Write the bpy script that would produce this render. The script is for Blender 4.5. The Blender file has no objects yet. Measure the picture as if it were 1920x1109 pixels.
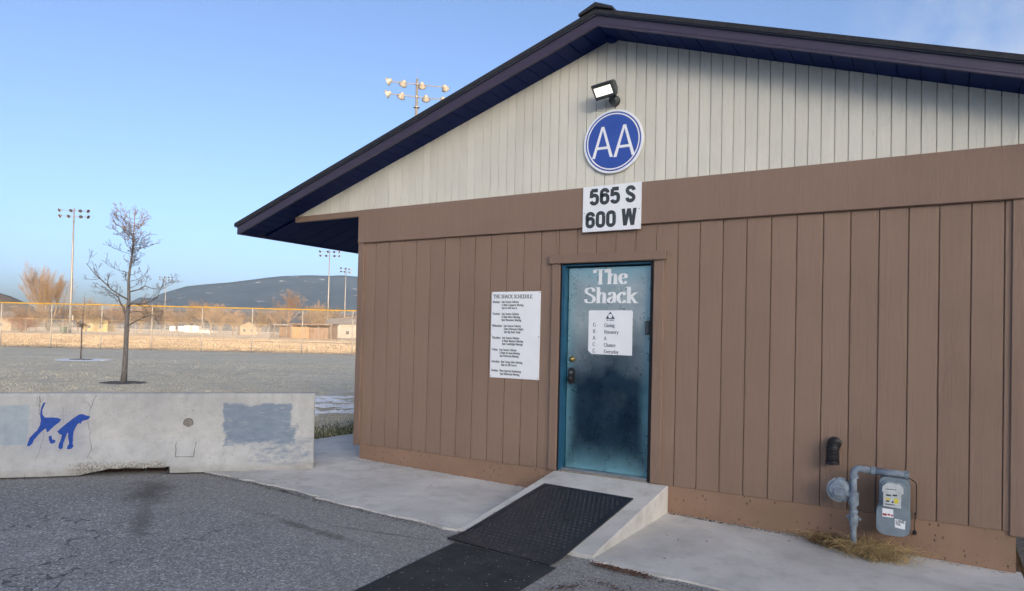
import bpy, math, random
import numpy as np
from mathutils import Vector, Matrix, noise as mnoise
rnd = random.Random(7)
D = bpy.data
S = bpy.context.scene
COL = S.collection

# ------------------------------------------------------------------ camera, sky, sun, exposure
cam = D.cameras.new('camera'); camo = D.objects.new('camera', cam); COL.objects.link(camo); S.camera = camo
CAM = Vector((5.9447, -6.1956, 1.5142))
RC = ((0.8533, 0.5209, 0.0235), (-0.0099, -0.0289, 0.9995), (-0.5213, 0.8531, 0.0195))   # right, up, forward
r_, u_, f_ = (Vector(v).normalized() for v in RC)
m = Matrix((r_, u_, -f_)).transposed().to_4x4(); m.translation = CAM
camo.matrix_world = m
cam.sensor_fit = 'HORIZONTAL'; cam.sensor_width = 36.0; cam.lens = 1310.0 / 1920 * 36
cam.shift_y = (606.467 - 554.5) / 1920
cam.clip_start = 0.05; cam.clip_end = 40000

LH = Vector((-0.75, 0.661, 0)).normalized()       # heading the sunlight travels
SUN_EL = math.radians(6.7)
world = D.worlds.new('World'); S.world = world; world.use_nodes = True
wn = world.node_tree.nodes; wl = world.node_tree.links
for n in list(wn): wn.remove(n)
wo = wn.new('ShaderNodeOutputWorld'); bg = wn.new('ShaderNodeBackground'); sky = wn.new('ShaderNodeTexSky')
sky.sky_type = 'NISHITA'; sky.sun_disc = False; sky.sun_elevation = SUN_EL
sky.sun_rotation = math.atan2(-LH.x, -LH.y)
sky.altitude = 1200; sky.air_density = 0.44; sky.dust_density = 10.0; sky.ozone_density = 1.3
bg.inputs['Strength'].default_value = 0.125
# one thin wisp of cloud high on the right
CD = (r_ * ((1900 - 960) / 1310) + u_ * ((606.467 - 70) / 1310) + f_).normalized()
tc = wn.new('ShaderNodeTexCoord'); dot = wn.new('ShaderNodeVectorMath'); dot.operation = 'DOT_PRODUCT'; dot.inputs[1].default_value = CD; wl.new(tc.outputs['Generated'], dot.inputs[0])
mr = wn.new('ShaderNodeMapRange'); mr.inputs[1].default_value = 0.984; mr.inputs[2].default_value = 0.9995; wl.new(dot.outputs['Value'], mr.inputs[0])
cn = wn.new('ShaderNodeTexNoise'); cn.inputs['Scale'].default_value = 9; cn.inputs['Detail'].default_value = 6; cn.inputs['Roughness'].default_value = .6; wl.new(tc.outputs['Generated'], cn.inputs['Vector'])
cr = wn.new('ShaderNodeMapRange'); cr.inputs[1].default_value = .36; cr.inputs[2].default_value = .72; cr.inputs[4].default_value = .8; wl.new(cn.outputs['Fac'], cr.inputs[0])
cm_ = wn.new('ShaderNodeMath'); cm_.operation = 'MULTIPLY'; wl.new(mr.outputs[0], cm_.inputs[0]); wl.new(cr.outputs[0], cm_.inputs[1])
mx = wn.new('ShaderNodeMix'); mx.data_type = 'RGBA'; wl.new(cm_.outputs[0], mx.inputs[0]); wl.new(sky.outputs[0], mx.inputs[6]); mx.inputs[7].default_value = (1.25, 1.4, 1.7, 1)
wl.new(mx.outputs[2], bg.inputs[0]); wl.new(bg.outputs[0], wo.inputs[0])
sun = D.lights.new('sun', 'SUN'); suno = D.objects.new('sun', sun); COL.objects.link(suno)
sun.energy = 2.5; sun.angle = math.radians(0.5); sun.color = (1.0, 0.70, 0.42)
ld = Vector((LH.x * math.cos(SUN_EL), LH.y * math.cos(SUN_EL), -math.sin(SUN_EL)))
suno.rotation_euler = ld.to_track_quat('-Z', 'Y').to_euler()
vs = S.view_settings; vs.view_transform = 'Standard'; vs.look = 'None'; vs.exposure = 2.0; vs.gamma = 1.0; vs.use_curve_mapping = False

# ------------------------------------------------------------------ helpers: nodes
def lin(*c):
    return tuple(((x / 255 + 0.055) / 1.055) ** 2.4 if x / 255 > 0.04045 else x / 255 / 12.92 for x in c) + (1.0,)
def col4(c): return tuple(c) if len(c) == 4 else tuple(c) + (1.0,)

class NT:
    def __init__(s, name):
        s.m = D.materials.new(name); s.m.use_nodes = True; s.t = s.m.node_tree
        s.n = s.t.nodes; s.l = s.t.links; s.b = s.n['Principled BSDF']
        g = s.n.new('ShaderNodeNewGeometry'); s.pos = g.outputs['Position']; s.nor = g.outputs['Normal']
        s.tc = s.n.new('ShaderNodeTexCoord'); s.obj = s.tc.outputs['Object']
    def put(s, sock, v):
        if hasattr(v, 'is_output'): s.l.new(v, sock)
        else: sock.default_value = v
    def map(s, vec, scale=(1, 1, 1), loc=(0, 0, 0), rot=(0, 0, 0)):
        n = s.n.new('ShaderNodeMapping'); s.l.new(vec, n.inputs[0])
        n.inputs['Location'].default_value = loc; n.inputs['Rotation'].default_value = rot; n.inputs['Scale'].default_value = scale
        return n.outputs[0]
    def noise(s, vec, scale=5, detail=4, rough=0.55, dist=0.0):
        n = s.n.new('ShaderNodeTexNoise'); s.l.new(vec, n.inputs['Vector'])
        n.inputs['Scale'].default_value = scale; n.inputs['Detail'].default_value = detail
        n.inputs['Roughness'].default_value = rough; n.inputs['Distortion'].default_value = dist
        return n.outputs['Fac']
    def vor(s, vec, scale=5, feature='F1', out='Distance', rand=1.0):
        n = s.n.new('ShaderNodeTexVoronoi'); n.feature = feature; s.l.new(vec, n.inputs['Vector'])
        n.inputs['Scale'].default_value = scale; n.inputs['Randomness'].default_value = rand
        return n.outputs[out]
    def ramp(s, fac, a, b, lo=0.0, hi=1.0):
        n = s.n.new('ShaderNodeMapRange'); n.clamp = True; s.l.new(fac, n.inputs[0])
        n.inputs[1].default_value = a; n.inputs[2].default_value = b; n.inputs[3].default_value = lo; n.inputs[4].default_value = hi
        return n.outputs[0]
    def math(s, op, a, b=0.0, c=None):
        n = s.n.new('ShaderNodeMath'); n.operation = op; s.put(n.inputs[0], a); s.put(n.inputs[1], b)
        if c is not None: s.put(n.inputs[2], c)
        return n.outputs[0]
    def mix(s, fac, a, b, blend='MIX'):
        n = s.n.new('ShaderNodeMix'); n.data_type = 'RGBA'; n.blend_type = blend
        s.put(n.inputs[0], fac); s.put(n.inputs[6], col4(a) if isinstance(a, tuple) else a); s.put(n.inputs[7], col4(b) if isinstance(b, tuple) else b)
        return n.outputs[2]
    def xyz(s, vec):
        n = s.n.new('ShaderNodeSeparateXYZ'); s.l.new(vec, n.inputs[0]); return n.outputs
    def bump(s, h, strength=0.3, dist=0.01, normal=None):
        n = s.n.new('ShaderNodeBump'); s.l.new(h, n.inputs['Height'])
        n.inputs['Strength'].default_value = strength; n.inputs['Distance'].default_value = dist
        if normal is not None: s.l.new(normal, n.inputs['Normal'])
        s.l.new(n.outputs[0], s.b.inputs['Normal']); return n.outputs[0]
    def out(s, color, rough=0.7, metal=0.0, spec=0.4):
        s.put(s.b.inputs['Base Color'], col4(color) if isinstance(color, tuple) else color)
        s.put(s.b.inputs['Roughness'], rough); s.put(s.b.inputs['Metallic'], metal)
        s.b.inputs['Specular IOR Level'].default_value = spec
        return s.m
    def rand(s):
        n = s.n.new('ShaderNodeObjectInfo'); return n.outputs['Random']

def scl(c, k): return tuple(x * k for x in c[:3]) + (1.0,)
def simple(name, c, rough=0.6, metal=0.0, var=0.12, scale=6.0, bump=0.0, bscale=80.0, spec=0.4):
    t = NT(name); f = t.noise(t.pos, scale, 5, 0.6)
    colr = t.mix(t.ramp(f, 0.3, 0.7), scl(c, 1 - var), scl(c, 1 + var))
    if bump: t.bump(t.noise(t.pos, bscale, 3), bump, 0.004)
    return t.out(colr, rough, metal, spec)

# ------------------------------------------------------------------ helpers: meshes and objects
WL = {}
def tag(o, label=None, cat=None, group=None, kind=None):
    if label: o['label'] = label
    if cat: o['category'] = cat
    if group: o['group'] = group
    if kind: o['kind'] = kind
    return o
def wloc(p): return WL[p.name] if p is not None else Vector((0, 0, 0))
def empty(name, loc, label=None, cat=None, group=None, kind=None):
    o = D.objects.new(name, None); o.empty_display_size = 0.1; COL.objects.link(o); o.location = loc
    WL[o.name] = Vector(loc); return tag(o, label, cat, group, kind)
def mesh(name, v, f, mat, smooth=False):
    me = D.meshes.new(name); me.from_pydata([tuple(p) for p in v], [], [tuple(q) for q in f]); me.update()
    if smooth: me.polygons.foreach_set('use_smooth', [True] * len(me.polygons))
    if mat: me.materials.append(mat)
    return me
def obj(name, vf, mat, parent=None, origin=None, smooth=False, **k):
    """vf in world coordinates"""
    v, f = vf; pw = wloc(parent)
    o0 = Vector(origin) if origin is not None else (pw if parent is not None else Vector((0, 0, 0)))
    me = mesh(name, [(p[0] - o0.x, p[1] - o0.y, p[2] - o0.z) for p in v], f, mat, smooth)
    o = D.objects.new(name, me); COL.objects.link(o); o.parent = parent; o.location = o0 - pw
    WL[o.name] = Vector(o0); return tag(o, **k)
def inst(name, me, parent, loc, rotz=0.0, scale=None):
    o = D.objects.new(name, me); COL.objects.link(o); o.parent = parent; o.location = Vector(loc) - wloc(parent)
    o.rotation_euler = (0, 0, rotz)
    if scale: o.scale = scale
    WL[o.name] = Vector(loc); return o
def copy_tree(o, parent=None):
    c = o.copy(); COL.objects.link(c)
    if parent is not None: c.parent = parent
    for ch in o.children: copy_tree(ch, c)
    return c
class MB:
    def __init__(s): s.v = []; s.f = []
    def add(s, v, f):
        b = len(s.v); s.v += [tuple(p) for p in v]; s.f += [tuple(i + b for i in q) for q in f]; return s
    def box(s, x0, x1, y0, y1, z0, z1, M=None):
        v = [Vector((x, y, z)) for z in (z0, z1) for y in (y0, y1) for x in (x0, x1)]
        if M is not None: v = [M @ p for p in v]
        return s.add(v, [(0, 2, 3, 1), (4, 5, 7, 6), (0, 1, 5, 4), (2, 6, 7, 3), (0, 4, 6, 2), (1, 3, 7, 5)])
    def bbox(s, x0, x1, y0, y1, z0, z1, b=0.003, M=None):
        """box with chamfered edges on the side facing -y"""
        v = [(x0, y1, z0), (x1, y1, z0), (x1, y1, z1), (x0, y1, z1), (x0, y0 + b, z0), (x1, y0 + b, z0), (x1, y0 + b, z1), (x0, y0 + b, z1),
             (x0 + b, y0, z0 + b), (x1 - b, y0, z0 + b), (x1 - b, y0, z1 - b), (x0 + b, y0, z1 - b)]
        if M is not None: v = [M @ Vector(p) for p in v]
        f = [(0, 3, 2, 1), (8, 9, 10, 11)]
        for i in range(4):
            j = (i + 1) % 4; f += [(i, j, 4 + j, 4 + i), (4 + i, 4 + j, 8 + j, 8 + i)]
        return s.add(v, f)
    def tube(s, pts, rad, n=8, cap=True):
        pts = [Vector(p) for p in pts]; k = len(pts)
        if not hasattr(rad, '__len__'): rad = [rad] * k
        b = len(s.v); prev = None
        for i, p in enumerate(pts):
            t = (pts[min(i + 1, k - 1)] - pts[max(i - 1, 0)])
            t = t.normalized() if t.length > 1e-9 else Vector((0, 0, 1))
            if prev is None:
                a = Vector((1, 0, 0)) if abs(t.x) < 0.7 else Vector((0, 1, 0)); x = (a - t * a.dot(t)).normalized()
            else:
                x = (prev - t * prev.dot(t)); x = x.normalized() if x.length > 1e-6 else Vector((1, 0, 0))
            prev = x; y = t.cross(x)
            for j in range(n):
                an = 2 * math.pi * j / n; q = p + (x * math.cos(an) + y * math.sin(an)) * rad[i]; s.v.append((q.x, q.y, q.z))
        for i in range(k - 1):
            for j in range(n):
                j2 = (j + 1) % n; s.f.append((b + i * n + j, b + i * n + j2, b + (i + 1) * n + j2, b + (i + 1) * n + j))
        if cap: s.f.append(tuple(b + j for j in reversed(range(n)))); s.f.append(tuple(b + (k - 1) * n + j for j in range(n)))
        return s
    def lathe(s, prof, M, n=20):
        """prof: list of (r, h) about local z, transformed by M"""
        b = len(s.v); k = len(prof)
        for (r, h) in prof:
            for j in range(n):
                a = 2 * math.pi * j / n; q = M @ Vector((r * math.cos(a), r * math.sin(a), h)); s.v.append((q.x, q.y, q.z))
        for i in range(k - 1):
            for j in range(n):
                j2 = (j + 1) % n; s.f.append((b + i * n + j, b + i * n + j2, b + (i + 1) * n + j2, b + (i + 1) * n + j))
        if prof[0][0] > 1e-6: s.f.append(tuple(b + j for j in reversed(range(n))))
        if prof[-1][0] > 1e-6: s.f.append(tuple(b + (k - 1) * n + j for j in range(n)))
        return s
    def prism(s, poly, y0, y1):
        """polygon of (x, z) extruded along y"""
        n = len(poly); v = [(x, y0, z) for x, z in poly] + [(x, y1, z) for x, z in poly]
        f = [tuple(range(n)), tuple(range(2 * n - 1, n - 1, -1))] + [(i, i + n, (i + 1) % n + n, (i + 1) % n) for i in range(n)]
        return s.add(v, f)
    @property
    def vf(s): return (s.v, s.f)
def box(*a, **k): return MB().box(*a, **k).vf
def dirM(p, d, up=(0, 0, 1)):
    z = Vector(d).normalized(); u = Vector(up)
    if abs(z.dot(u)) > 0.98: u = Vector((1, 0, 0))
    x = u.cross(z).normalized(); y = z.cross(x)
    M = Matrix((x, y, z)).transposed().to_4x4(); M.translation = Vector(p); return M
def gz(x): return max(-0.13, 0.025 - 0.0187 * max(x, 0.0))
F_PX, PY = 1310.0, 606.467
def ray(px, py): return (r_ * ((px - 960) / F_PX) + u_ * (-(py - PY) / F_PX) + f_)      # unit depth
def at(px, depth, z=0.025):
    """place on the ground at a bearing (photo column) and a distance"""
    d = ray(px, 618); p = CAM + d * depth; return Vector((p.x, p.y, z))

# ------------------------------------------------------------------ helpers: lettering (skeleton strokes with a broad pen)
GL = {
 'A': (.76, 'l.06,0 .37,1;l.37,1 .68,0;l.17,.34 .57,.34', '.06,0 .68,0'), 'B': (.72, 'l.16,0 .16,1;s.16,1 .42,1 .56,.9 .56,.66 .42,.54 .16,.54;s.16,.54 .45,.54 .62,.42 .62,.12 .45,0 .16,0', '.16,0 .16,1'),
 'C': (.76, 's.67,.76 .58,.95 .4,1 .16,.84 .1,.5 .16,.16 .4,0 .6,.06 .69,.24', ''), 'D': (.8, 'l.16,0 .16,1;s.16,1 .44,1 .66,.82 .7,.5 .66,.18 .44,0 .16,0', '.16,0 .16,1'),
 'E': (.72, 'l.17,0 .17,1;l.05,1 .62,1;l.17,.52 .5,.52;l.05,0 .66,0;l.62,1 .62,.8;l.66,0 .66,.22', ''), 'F': (.68, 'l.17,0 .17,1;l.05,1 .62,1;l.17,.52 .5,.52;l.62,1 .62,.8', '.17,0'),
 'G': (.82, 's.67,.76 .58,.95 .4,1 .16,.84 .1,.5 .16,.16 .4,0 .6,.06 .7,.2;l.7,.44 .7,.08;l.5,.44 .8,.44', ''), 'H': (.82, 'l.17,0 .17,1;l.65,0 .65,1;l.17,.52 .65,.52', '.17,0 .17,1 .65,0 .65,1'),
 'I': (.36, 'l.18,0 .18,1', '.18,0 .18,1'), 'K': (.8, 'l.17,0 .17,1;l.64,1 .2,.46;l.32,.58 .68,0', '.17,0 .17,1 .66,1 .7,0'), 'L': (.68, 'l.17,0 .17,1;l.05,0 .62,0;l.62,0 .62,.22', '.17,1'),
 'M': (.96, 'l.15,0 .15,1;l.15,1 .47,.12;l.47,.12 .8,1;l.8,1 .8,0', '.15,0 .8,0 .12,1 .83,1'), 'N': (.8, 'l.14,0 .14,1;l.14,1 .64,0;l.64,0 .64,1', '.14,0 .64,1 .1,1'),
 'O': (.8, 's.4,1 .16,.84 .1,.5 .16,.16 .4,0 .64,.16 .7,.5 .64,.84 .4,1', ''), 'R': (.78, 'l.16,0 .16,1;s.16,1 .44,1 .6,.9 .6,.62 .44,.5 .16,.5;l.38,.5 .68,0', '.16,0 .16,1 .7,0'),
 'S': (.66, 's.55,.76 .48,.95 .32,1 .14,.9 .13,.7 .3,.56 .48,.44 .57,.28 .5,.07 .32,0 .14,.06 .08,.26', ''), 'T': (.74, 'l.37,0 .37,1;l.05,1 .69,1;l.05,1 .05,.78;l.69,1 .69,.78', '.37,0'),
 'U': (.8, 's.16,1 .16,.32 .22,.06 .4,0 .58,.06 .64,.32 .64,1', '.16,1 .64,1'), 'V': (.74, 'l.06,1 .37,0;l.37,0 .68,1', '.06,1 .68,1'), 'W': (1.02, 'l.06,1 .28,0;l.28,0 .5,.92;l.5,.92 .72,0;l.72,0 .94,1', '.06,1 .5,1 .94,1'), 'Y': (.74, 'l.37,0 .37,.45;l.06,1 .37,.45;l.68,1 .37,.45', '.37,0 .06,1 .68,1'),
 'a': (.54, 's.1,.52 .18,.66 .34,.66 .41,.52 .41,.1 .5,.03;s.41,.4 .2,.34 .08,.18 .15,.03 .28,.03 .41,.18', ''), 'b': (.58, 'l.13,0 .13,1.02;s.13,.48 .28,.66 .45,.6 .5,.33 .45,.06 .28,0 .13,.14', '.1,1.02'),
 'c': (.5, 's.43,.52 .34,.66 .2,.63 .09,.45 .09,.2 .2,.02 .34,.02 .45,.16', ''), 'd': (.6, 'l.45,0 .45,1.02;s.45,.48 .3,.66 .13,.6 .08,.33 .13,.06 .3,0 .45,.14', '.42,1.02 .48,0'),
 'e': (.5, 'l.1,.38 .42,.38;s.42,.38 .4,.58 .27,.66 .12,.55 .09,.3 .2,.03 .34,.02 .44,.15', ''), 'f': (.4, 's.36,.95 .27,1.02 .18,.92 .17,.7 .17,0;l.04,.64 .34,.64', '.17,0'),
 'g': (.54, 's.24,.66 .1,.58 .1,.34 .24,.26 .38,.34 .38,.58 .24,.66;s.16,.28 .1,.14 .3,.08 .46,0 .44,-.2 .24,-.28 .08,-.2 .1,-.04 .2,.06;l.36,.6 .5,.62', ''), 'h': (.62, 'l.14,0 .14,1.02;s.14,.46 .24,.63 .36,.66 .46,.55 .46,0', '.1,1.02 .14,0 .46,0'),
 'i': (.32, 'l.16,0 .16,.64;l.16,.82 .16,.96', '.16,0 .12,.64'), 'k': (.62, 'l.14,0 .14,1.02;l.46,.64 .16,.3;l.26,.4 .5,0', '.1,1.02 .14,0 .48,.64 .52,0'), 'l': (.32, 'l.16,0 .16,1.02', '.16,0 .12,1.02'),
 'm': (.92, 'l.14,0 .14,.64;s.14,.46 .24,.63 .34,.66 .44,.55 .44,0;s.44,.46 .55,.63 .65,.66 .76,.55 .76,0', '.14,0 .44,0 .76,0 .1,.64'), 'n': (.62, 'l.14,0 .14,.64;s.14,.46 .24,.63 .36,.66 .46,.55 .46,0', '.14,0 .46,0 .1,.64'),
 'o': (.54, 's.27,.66 .12,.56 .08,.33 .12,.1 .27,0 .42,.1 .46,.33 .42,.56 .27,.66', ''), 'p': (.58, 'l.13,-.3 .13,.64;s.13,.48 .28,.66 .45,.6 .5,.33 .45,.06 .28,0 .13,.14', '.13,-.3 .1,.64'),
 'r': (.46, 'l.15,0 .15,.64;s.15,.44 .24,.63 .34,.66 .4,.56', '.15,0 .11,.64'), 's': (.44, 's.36,.5 .3,.64 .17,.64 .1,.5 .22,.37 .36,.26 .36,.08 .22,0 .1,.04 .07,.18', ''),
 't': (.38, 's.17,.86 .17,.14 .24,.02 .35,.07;l.04,.64 .34,.64', ''), 'u': (.62, 's.13,.64 .13,.14 .22,0 .34,.02 .45,.18;l.45,0 .45,.64', '.1,.64 .42,.64 .49,0'), 'v': (.56, 'l.07,.64 .28,0;l.28,0 .49,.64', '.07,.64 .49,.64'),
 'w': (.8, 'l.07,.64 .24,0;l.24,0 .4,.6;l.4,.6 .56,0;l.56,0 .73,.64', '.07,.64 .4,.64 .73,.64'), 'y': (.56, 'l.07,.64 .28,.04;s.5,.64 .28,.04 .18,-.22 .07,-.26', '.07,.64 .5,.64'),
 '0': (.6, 's.3,1 .14,.84 .1,.5 .14,.16 .3,0 .46,.16 .5,.5 .46,.84 .3,1', ''), '1': (.46, 'l.26,0 .26,1;l.26,1 .1,.86', '.26,0'), '2': (.58, 's.1,.74 .16,.95 .3,1 .46,.9 .46,.66 .3,.36 .1,.02;l.1,.02 .5,.02', ''),
 '3': (.58, 's.1,.82 .2,.98 .36,.98 .46,.8 .38,.58 .24,.53;s.24,.53 .42,.5 .5,.28 .4,.04 .22,0 .08,.16', ''), '5': (.6, 'l.46,.97 .16,.97;l.16,.97 .13,.5;s.13,.5 .28,.62 .44,.56 .5,.32 .42,.06 .26,0 .1,.14', ''),
 '6': (.6, 's.46,.82 .36,1 .22,.96 .12,.7 .1,.34 .16,.06 .3,0 .44,.08 .5,.3 .44,.54 .3,.6 .14,.46', ''), '7': (.56, 'l.08,.97 .5,.97;s.5,.97 .32,.5 .22,0', ''), '8': (.6, 's.3,.54 .14,.66 .14,.9 .3,1 .46,.9 .46,.66 .3,.54;s.3,.54 .12,.4 .1,.14 .3,0 .5,.14 .48,.4 .3,.54', ''),
 ':': (.3, 'l.15,.02 .15,.16;l.15,.48 .15,.62', ''), '-': (.4, 'l.07,.34 .33,.34', ''), "'": (.24, 'l.12,.76 .12,1', ''), '.': (.26, 'l.13,0 .13,.14', ''), ' ': (.32, '', '')}
def catmull(P, n=5):
    out = []
    closed = P[0] == P[-1]
    for i in range(len(P) - 1):
        p1, p2 = P[i], P[i + 1]
        p0 = P[i - 1] if i > 0 else (P[-2] if closed else (2 * p1[0] - p2[0], 2 * p1[1] - p2[1]))
        p3 = P[i + 2] if i + 2 < len(P) else (P[1] if closed else (2 * p2[0] - p1[0], 2 * p2[1] - p1[1]))
        for k in range(n):
            t = k / n
            out.append(tuple(0.5 * (2 * p1[a] + (p2[a] - p0[a]) * t + (2 * p0[a] - 5 * p1[a] + 4 * p2[a] - p3[a]) * t * t + (3 * p1[a] - p0[a] - 3 * p2[a] + p3[a]) * t ** 3) for a in (0, 1)))
    out.append(P[-1]); return out
def text_strokes(txt, thick=.16, thin=.06, serif=.3, xs=1.0, track=0.0, n=4):
    """list of quads strips in em units (cap height 1): returns list of (pts_left, pts_right)"""
    x = 0; out = []
    for ch in txt:
        adv, paths, ser = GL[ch]
        for ps in paths.split(';'):
            if not ps: continue
            P = [tuple(float(a) for a in q.split(',')) for q in ps[1:].split()]
            closed = P[0] == P[-1]
            if ps[0] == 's': P = catmull(P, n)
            P = [(x + a * xs, b) for a, b in P]; L = []; Rr = []
            for i, p in enumerate(P):
                a = P[i - 1] if i else (P[-2] if closed else P[0]); b = P[i + 1] if i + 1 < len(P) else (P[1] if closed else P[-1])
                dx, dy = b[0] - a[0], b[1] - a[1]; l = math.hypot(dx, dy) or 1
                w = (thin + (thick - thin) * abs(dy / l) ** 1.3) / 2
                if (p[1] in (0, 1) or len(P) == 2) and abs(dy / l) < .1: pass
                L.append((p[0] - dy / l * w, p[1] + dx / l * w)); Rr.append((p[0] + dy / l * w, p[1] - dx / l * w))
            out.append((L, Rr))
        if serif and ser:
            for q in ser.split():
                a, b = (float(t) for t in q.split(',')); h = thin * .5
                cx = x + a * xs; out.append(([(cx - serif / 2, b + h), (cx + serif / 2, b + h)], [(cx - serif / 2, b - h), (cx + serif / 2, b - h)]))
        x += adv * xs + track
    return out, x
def text_vf(txt, x0, zb, h, y, width=None, center=False, dx=0.0, dz=0.0, **k):
    """flat lettering in a plane y = const, cap height h; dz = baseline slope"""
    st, w = text_strokes(txt, **k); sx = h if width is None else width / w
    mb = MB()
    if center: x0 = x0 - w * sx / 2
    for i, (L, Rr) in enumerate(st):
        yy = y - 0.00004 * (i % 12)
        v = [(x0 + a * sx, yy, zb + b * h + dz * a * sx) for a, b in L] + [(x0 + a * sx, yy, zb + b * h + dz * a * sx) for a, b in Rr]; n = len(L)
        mb.add(v, [(j, n + j, n + j + 1, j + 1) for j in range(n - 1)])
    return mb.vf

# ------------------------------------------------------------------ materials
def m_boards(name, c, c2, gs=1.0, wear=0.0):
    t = NT(name)
    p = t.map(t.pos, (26 * gs, 26 * gs, 1.1)); r = t.rand()
    comb = t.n.new('ShaderNodeCombineXYZ'); t.l.new(t.math('MULTIPLY', r, 37.0), comb.inputs[0]); t.l.new(t.math('MULTIPLY', r, 11.0), comb.inputs[2])
    va = t.n.new('ShaderNodeVectorMath'); va.operation = 'ADD'; t.l.new(p, va.inputs[0]); t.l.new(comb.outputs[0], va.inputs[1]); p = va.outputs[0]
    g = t.noise(p, 1.6, 5, 0.62, 1.2); fine = t.noise(t.map(t.pos, (210, 210, 16)), 1.0, 3, 0.6)
    big = t.noise(t.pos, 0.9, 4, 0.6)
    cc = t.mix(t.ramp(big, .3, .7), scl(c, .87), scl(c, 1.10)); cc = t.mix(t.math('MULTIPLY', t.ramp(g, .35, .75), .5), cc, c2)
    cc = t.mix(t.ramp(r, 0, 1, 0, .3), cc, scl(c, 1.25))
    zz0 = t.xyz(t.pos)[2]; sp0 = t.math('MULTIPLY', t.ramp(t.math('ADD', zz0, t.math('MULTIPLY', t.noise(t.map(t.pos, (3, 3, 1)), 1.5, 5, .7), .8)), .95, .45, 0, .35), t.ramp(fine, .3, .7, .4, 1)); cc = t.mix(sp0, cc, scl(c2, .6))
    if wear:
        w = t.math('MULTIPLY', t.ramp(t.noise(t.map(t.pos, (40, 40, 6)), 1.0, 5, .7), .6, .72), t.ramp(t.noise(t.pos, 1.7, 3), .45, .65))
        cc = t.mix(t.math('MULTIPLY', w, wear), cc, (.25, .22, .18))
    h = t.math('ADD', t.math('MULTIPLY', g, 1.0), t.math('MULTIPLY', fine, .45)); t.bump(h, .8, .006)
    return t.out(cc, t.ramp(g, .2, .8, .55, .72), 0, .35)
BROWN = (.258, .174, .126); CREAM = (.66, .645, .56)
M = {}
M['brown'] = m_boards('brown_board_paint', BROWN, scl(BROWN, .84))
M['brown_trim'] = m_boards('brown_trim_paint', (.238, .160, .117), (.195, .132, .098), .5)
M['cream'] = m_boards('cream_board_paint', CREAM, scl(CREAM, .88), 1.3, .35)
M['backing'] = simple('backing_panel', (.19, .12, .082), .8)
M['backing_cream'] = simple('cream_backing_panel', (.42, .39, .32), .8)
t = NT('soffit_metal'); M['soffit'] = t.out(t.mix(t.ramp(t.noise(t.pos, 3, 4), .3, .7), (.001, .012, .085), (.002, .017, .105)), .6, 0, .15)
t = NT('fascia_metal'); nz = t.noise(t.map(t.pos, (1, 1, 12)), 3, 4); M['fascia'] = t.out(t.mix(t.ramp(nz, .3, .7), (.044, .034, .062), (.062, .047, .08)), .38, 0, .5)
M['drip'] = simple('drip_edge_metal', (.085, .10, .14), .4, 0, .1, 3)
M['shingle'] = simple('asphalt_shingle', (.026, .028, .034), .9, 0, .35, 40, .6, 120)
t = NT('painted_concrete_foundation')
big = t.noise(t.pos, 2.2, 5, .6); pv = t.vor(t.map(t.pos, (1, 1, .55)), 30); pit = t.math('MULTIPLY', t.ramp(pv, .20, .11), t.ramp(t.noise(t.pos, 4.5, 3), .43, .50)); pv2 = t.vor(t.map(t.pos, (1, 1, .7), (3, 1, 2)), 62); pit = t.math('MAXIMUM', pit, t.math('MULTIPLY', t.ramp(pv2, .2, .12), t.math('MULTIPLY', t.ramp(t.noise(t.pos, 3.2, 3), .46, .52), t.ramp(t.xyz(t.pos)[2], .12, .02))))
cc = t.mix(t.ramp(big, .3, .7), (.235, .15, .10), (.30, .19, .128)); cc = t.mix(t.ramp(t.noise(t.pos, 9, 4), .62, .8, 0, .4), cc, (.27, .21, .16)); cc = t.mix(t.math('MULTIPLY', pit, .85), cc, (.05, .035, .03))
hh = t.math('SUBTRACT', t.math('MULTIPLY', t.noise(t.pos, 45, 5), .6), t.math('MULTIPLY', pit, 1.5)); t.bump(hh, .5, .006)
M['found'] = t.out(cc, .7, 0, .3)
def m_concrete(name, c, stain=(.36, .345, .315), blue=0):
    t = NT(name); b = t.noise(t.pos, .9, 6, .62, .3); s2 = t.noise(t.pos, 4.5, 5, .65); fine = t.noise(t.pos, 160, 3, .7)
    cc = t.mix(t.ramp(b, .35, .68), scl(c, .72), scl(c, 1.1)); cc = t.mix(t.ramp(s2, .50, .74, 0, .6), cc, stain + (1,))
    cc = t.mix(t.ramp(fine, .35, .7, 0, .35), cc, scl(c, .7))
    sp = t.ramp(t.vor(t.pos, 26), .09, .04); cc = t.mix(t.math('MULTIPLY', sp, t.ramp(t.noise(t.pos, 3), .5, .6, 0, .7)), cc, (.07, .065, .06))
    ck = t.math('MULTIPLY', t.ramp(t.math('ABSOLUTE', t.math('SUBTRACT', t.noise(t.pos, .75, 5, .6, .3), .5)), .0035, .0), t.ramp(t.noise(t.map(t.pos, (1, 1, 1), (2, 5, 1)), .5, 2), .5, .56)); cc = t.mix(t.math('MULTIPLY', ck, .7), cc, (.10, .095, .09))
    t.bump(t.math('ADD', t.math('MULTIPLY', fine, .4), t.noise(t.pos, 22, 4)), .45, .005)
    return t.out(cc, .85, 0, .3)
M['concrete'] = m_concrete('pavement_concrete', (.67, .655, .615))
M['ramp'] = m_concrete('ramp_concrete', (.68, .665, .62))
M['sill'] = m_concrete('rough_sill_concrete', (.26, .24, .21))
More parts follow.
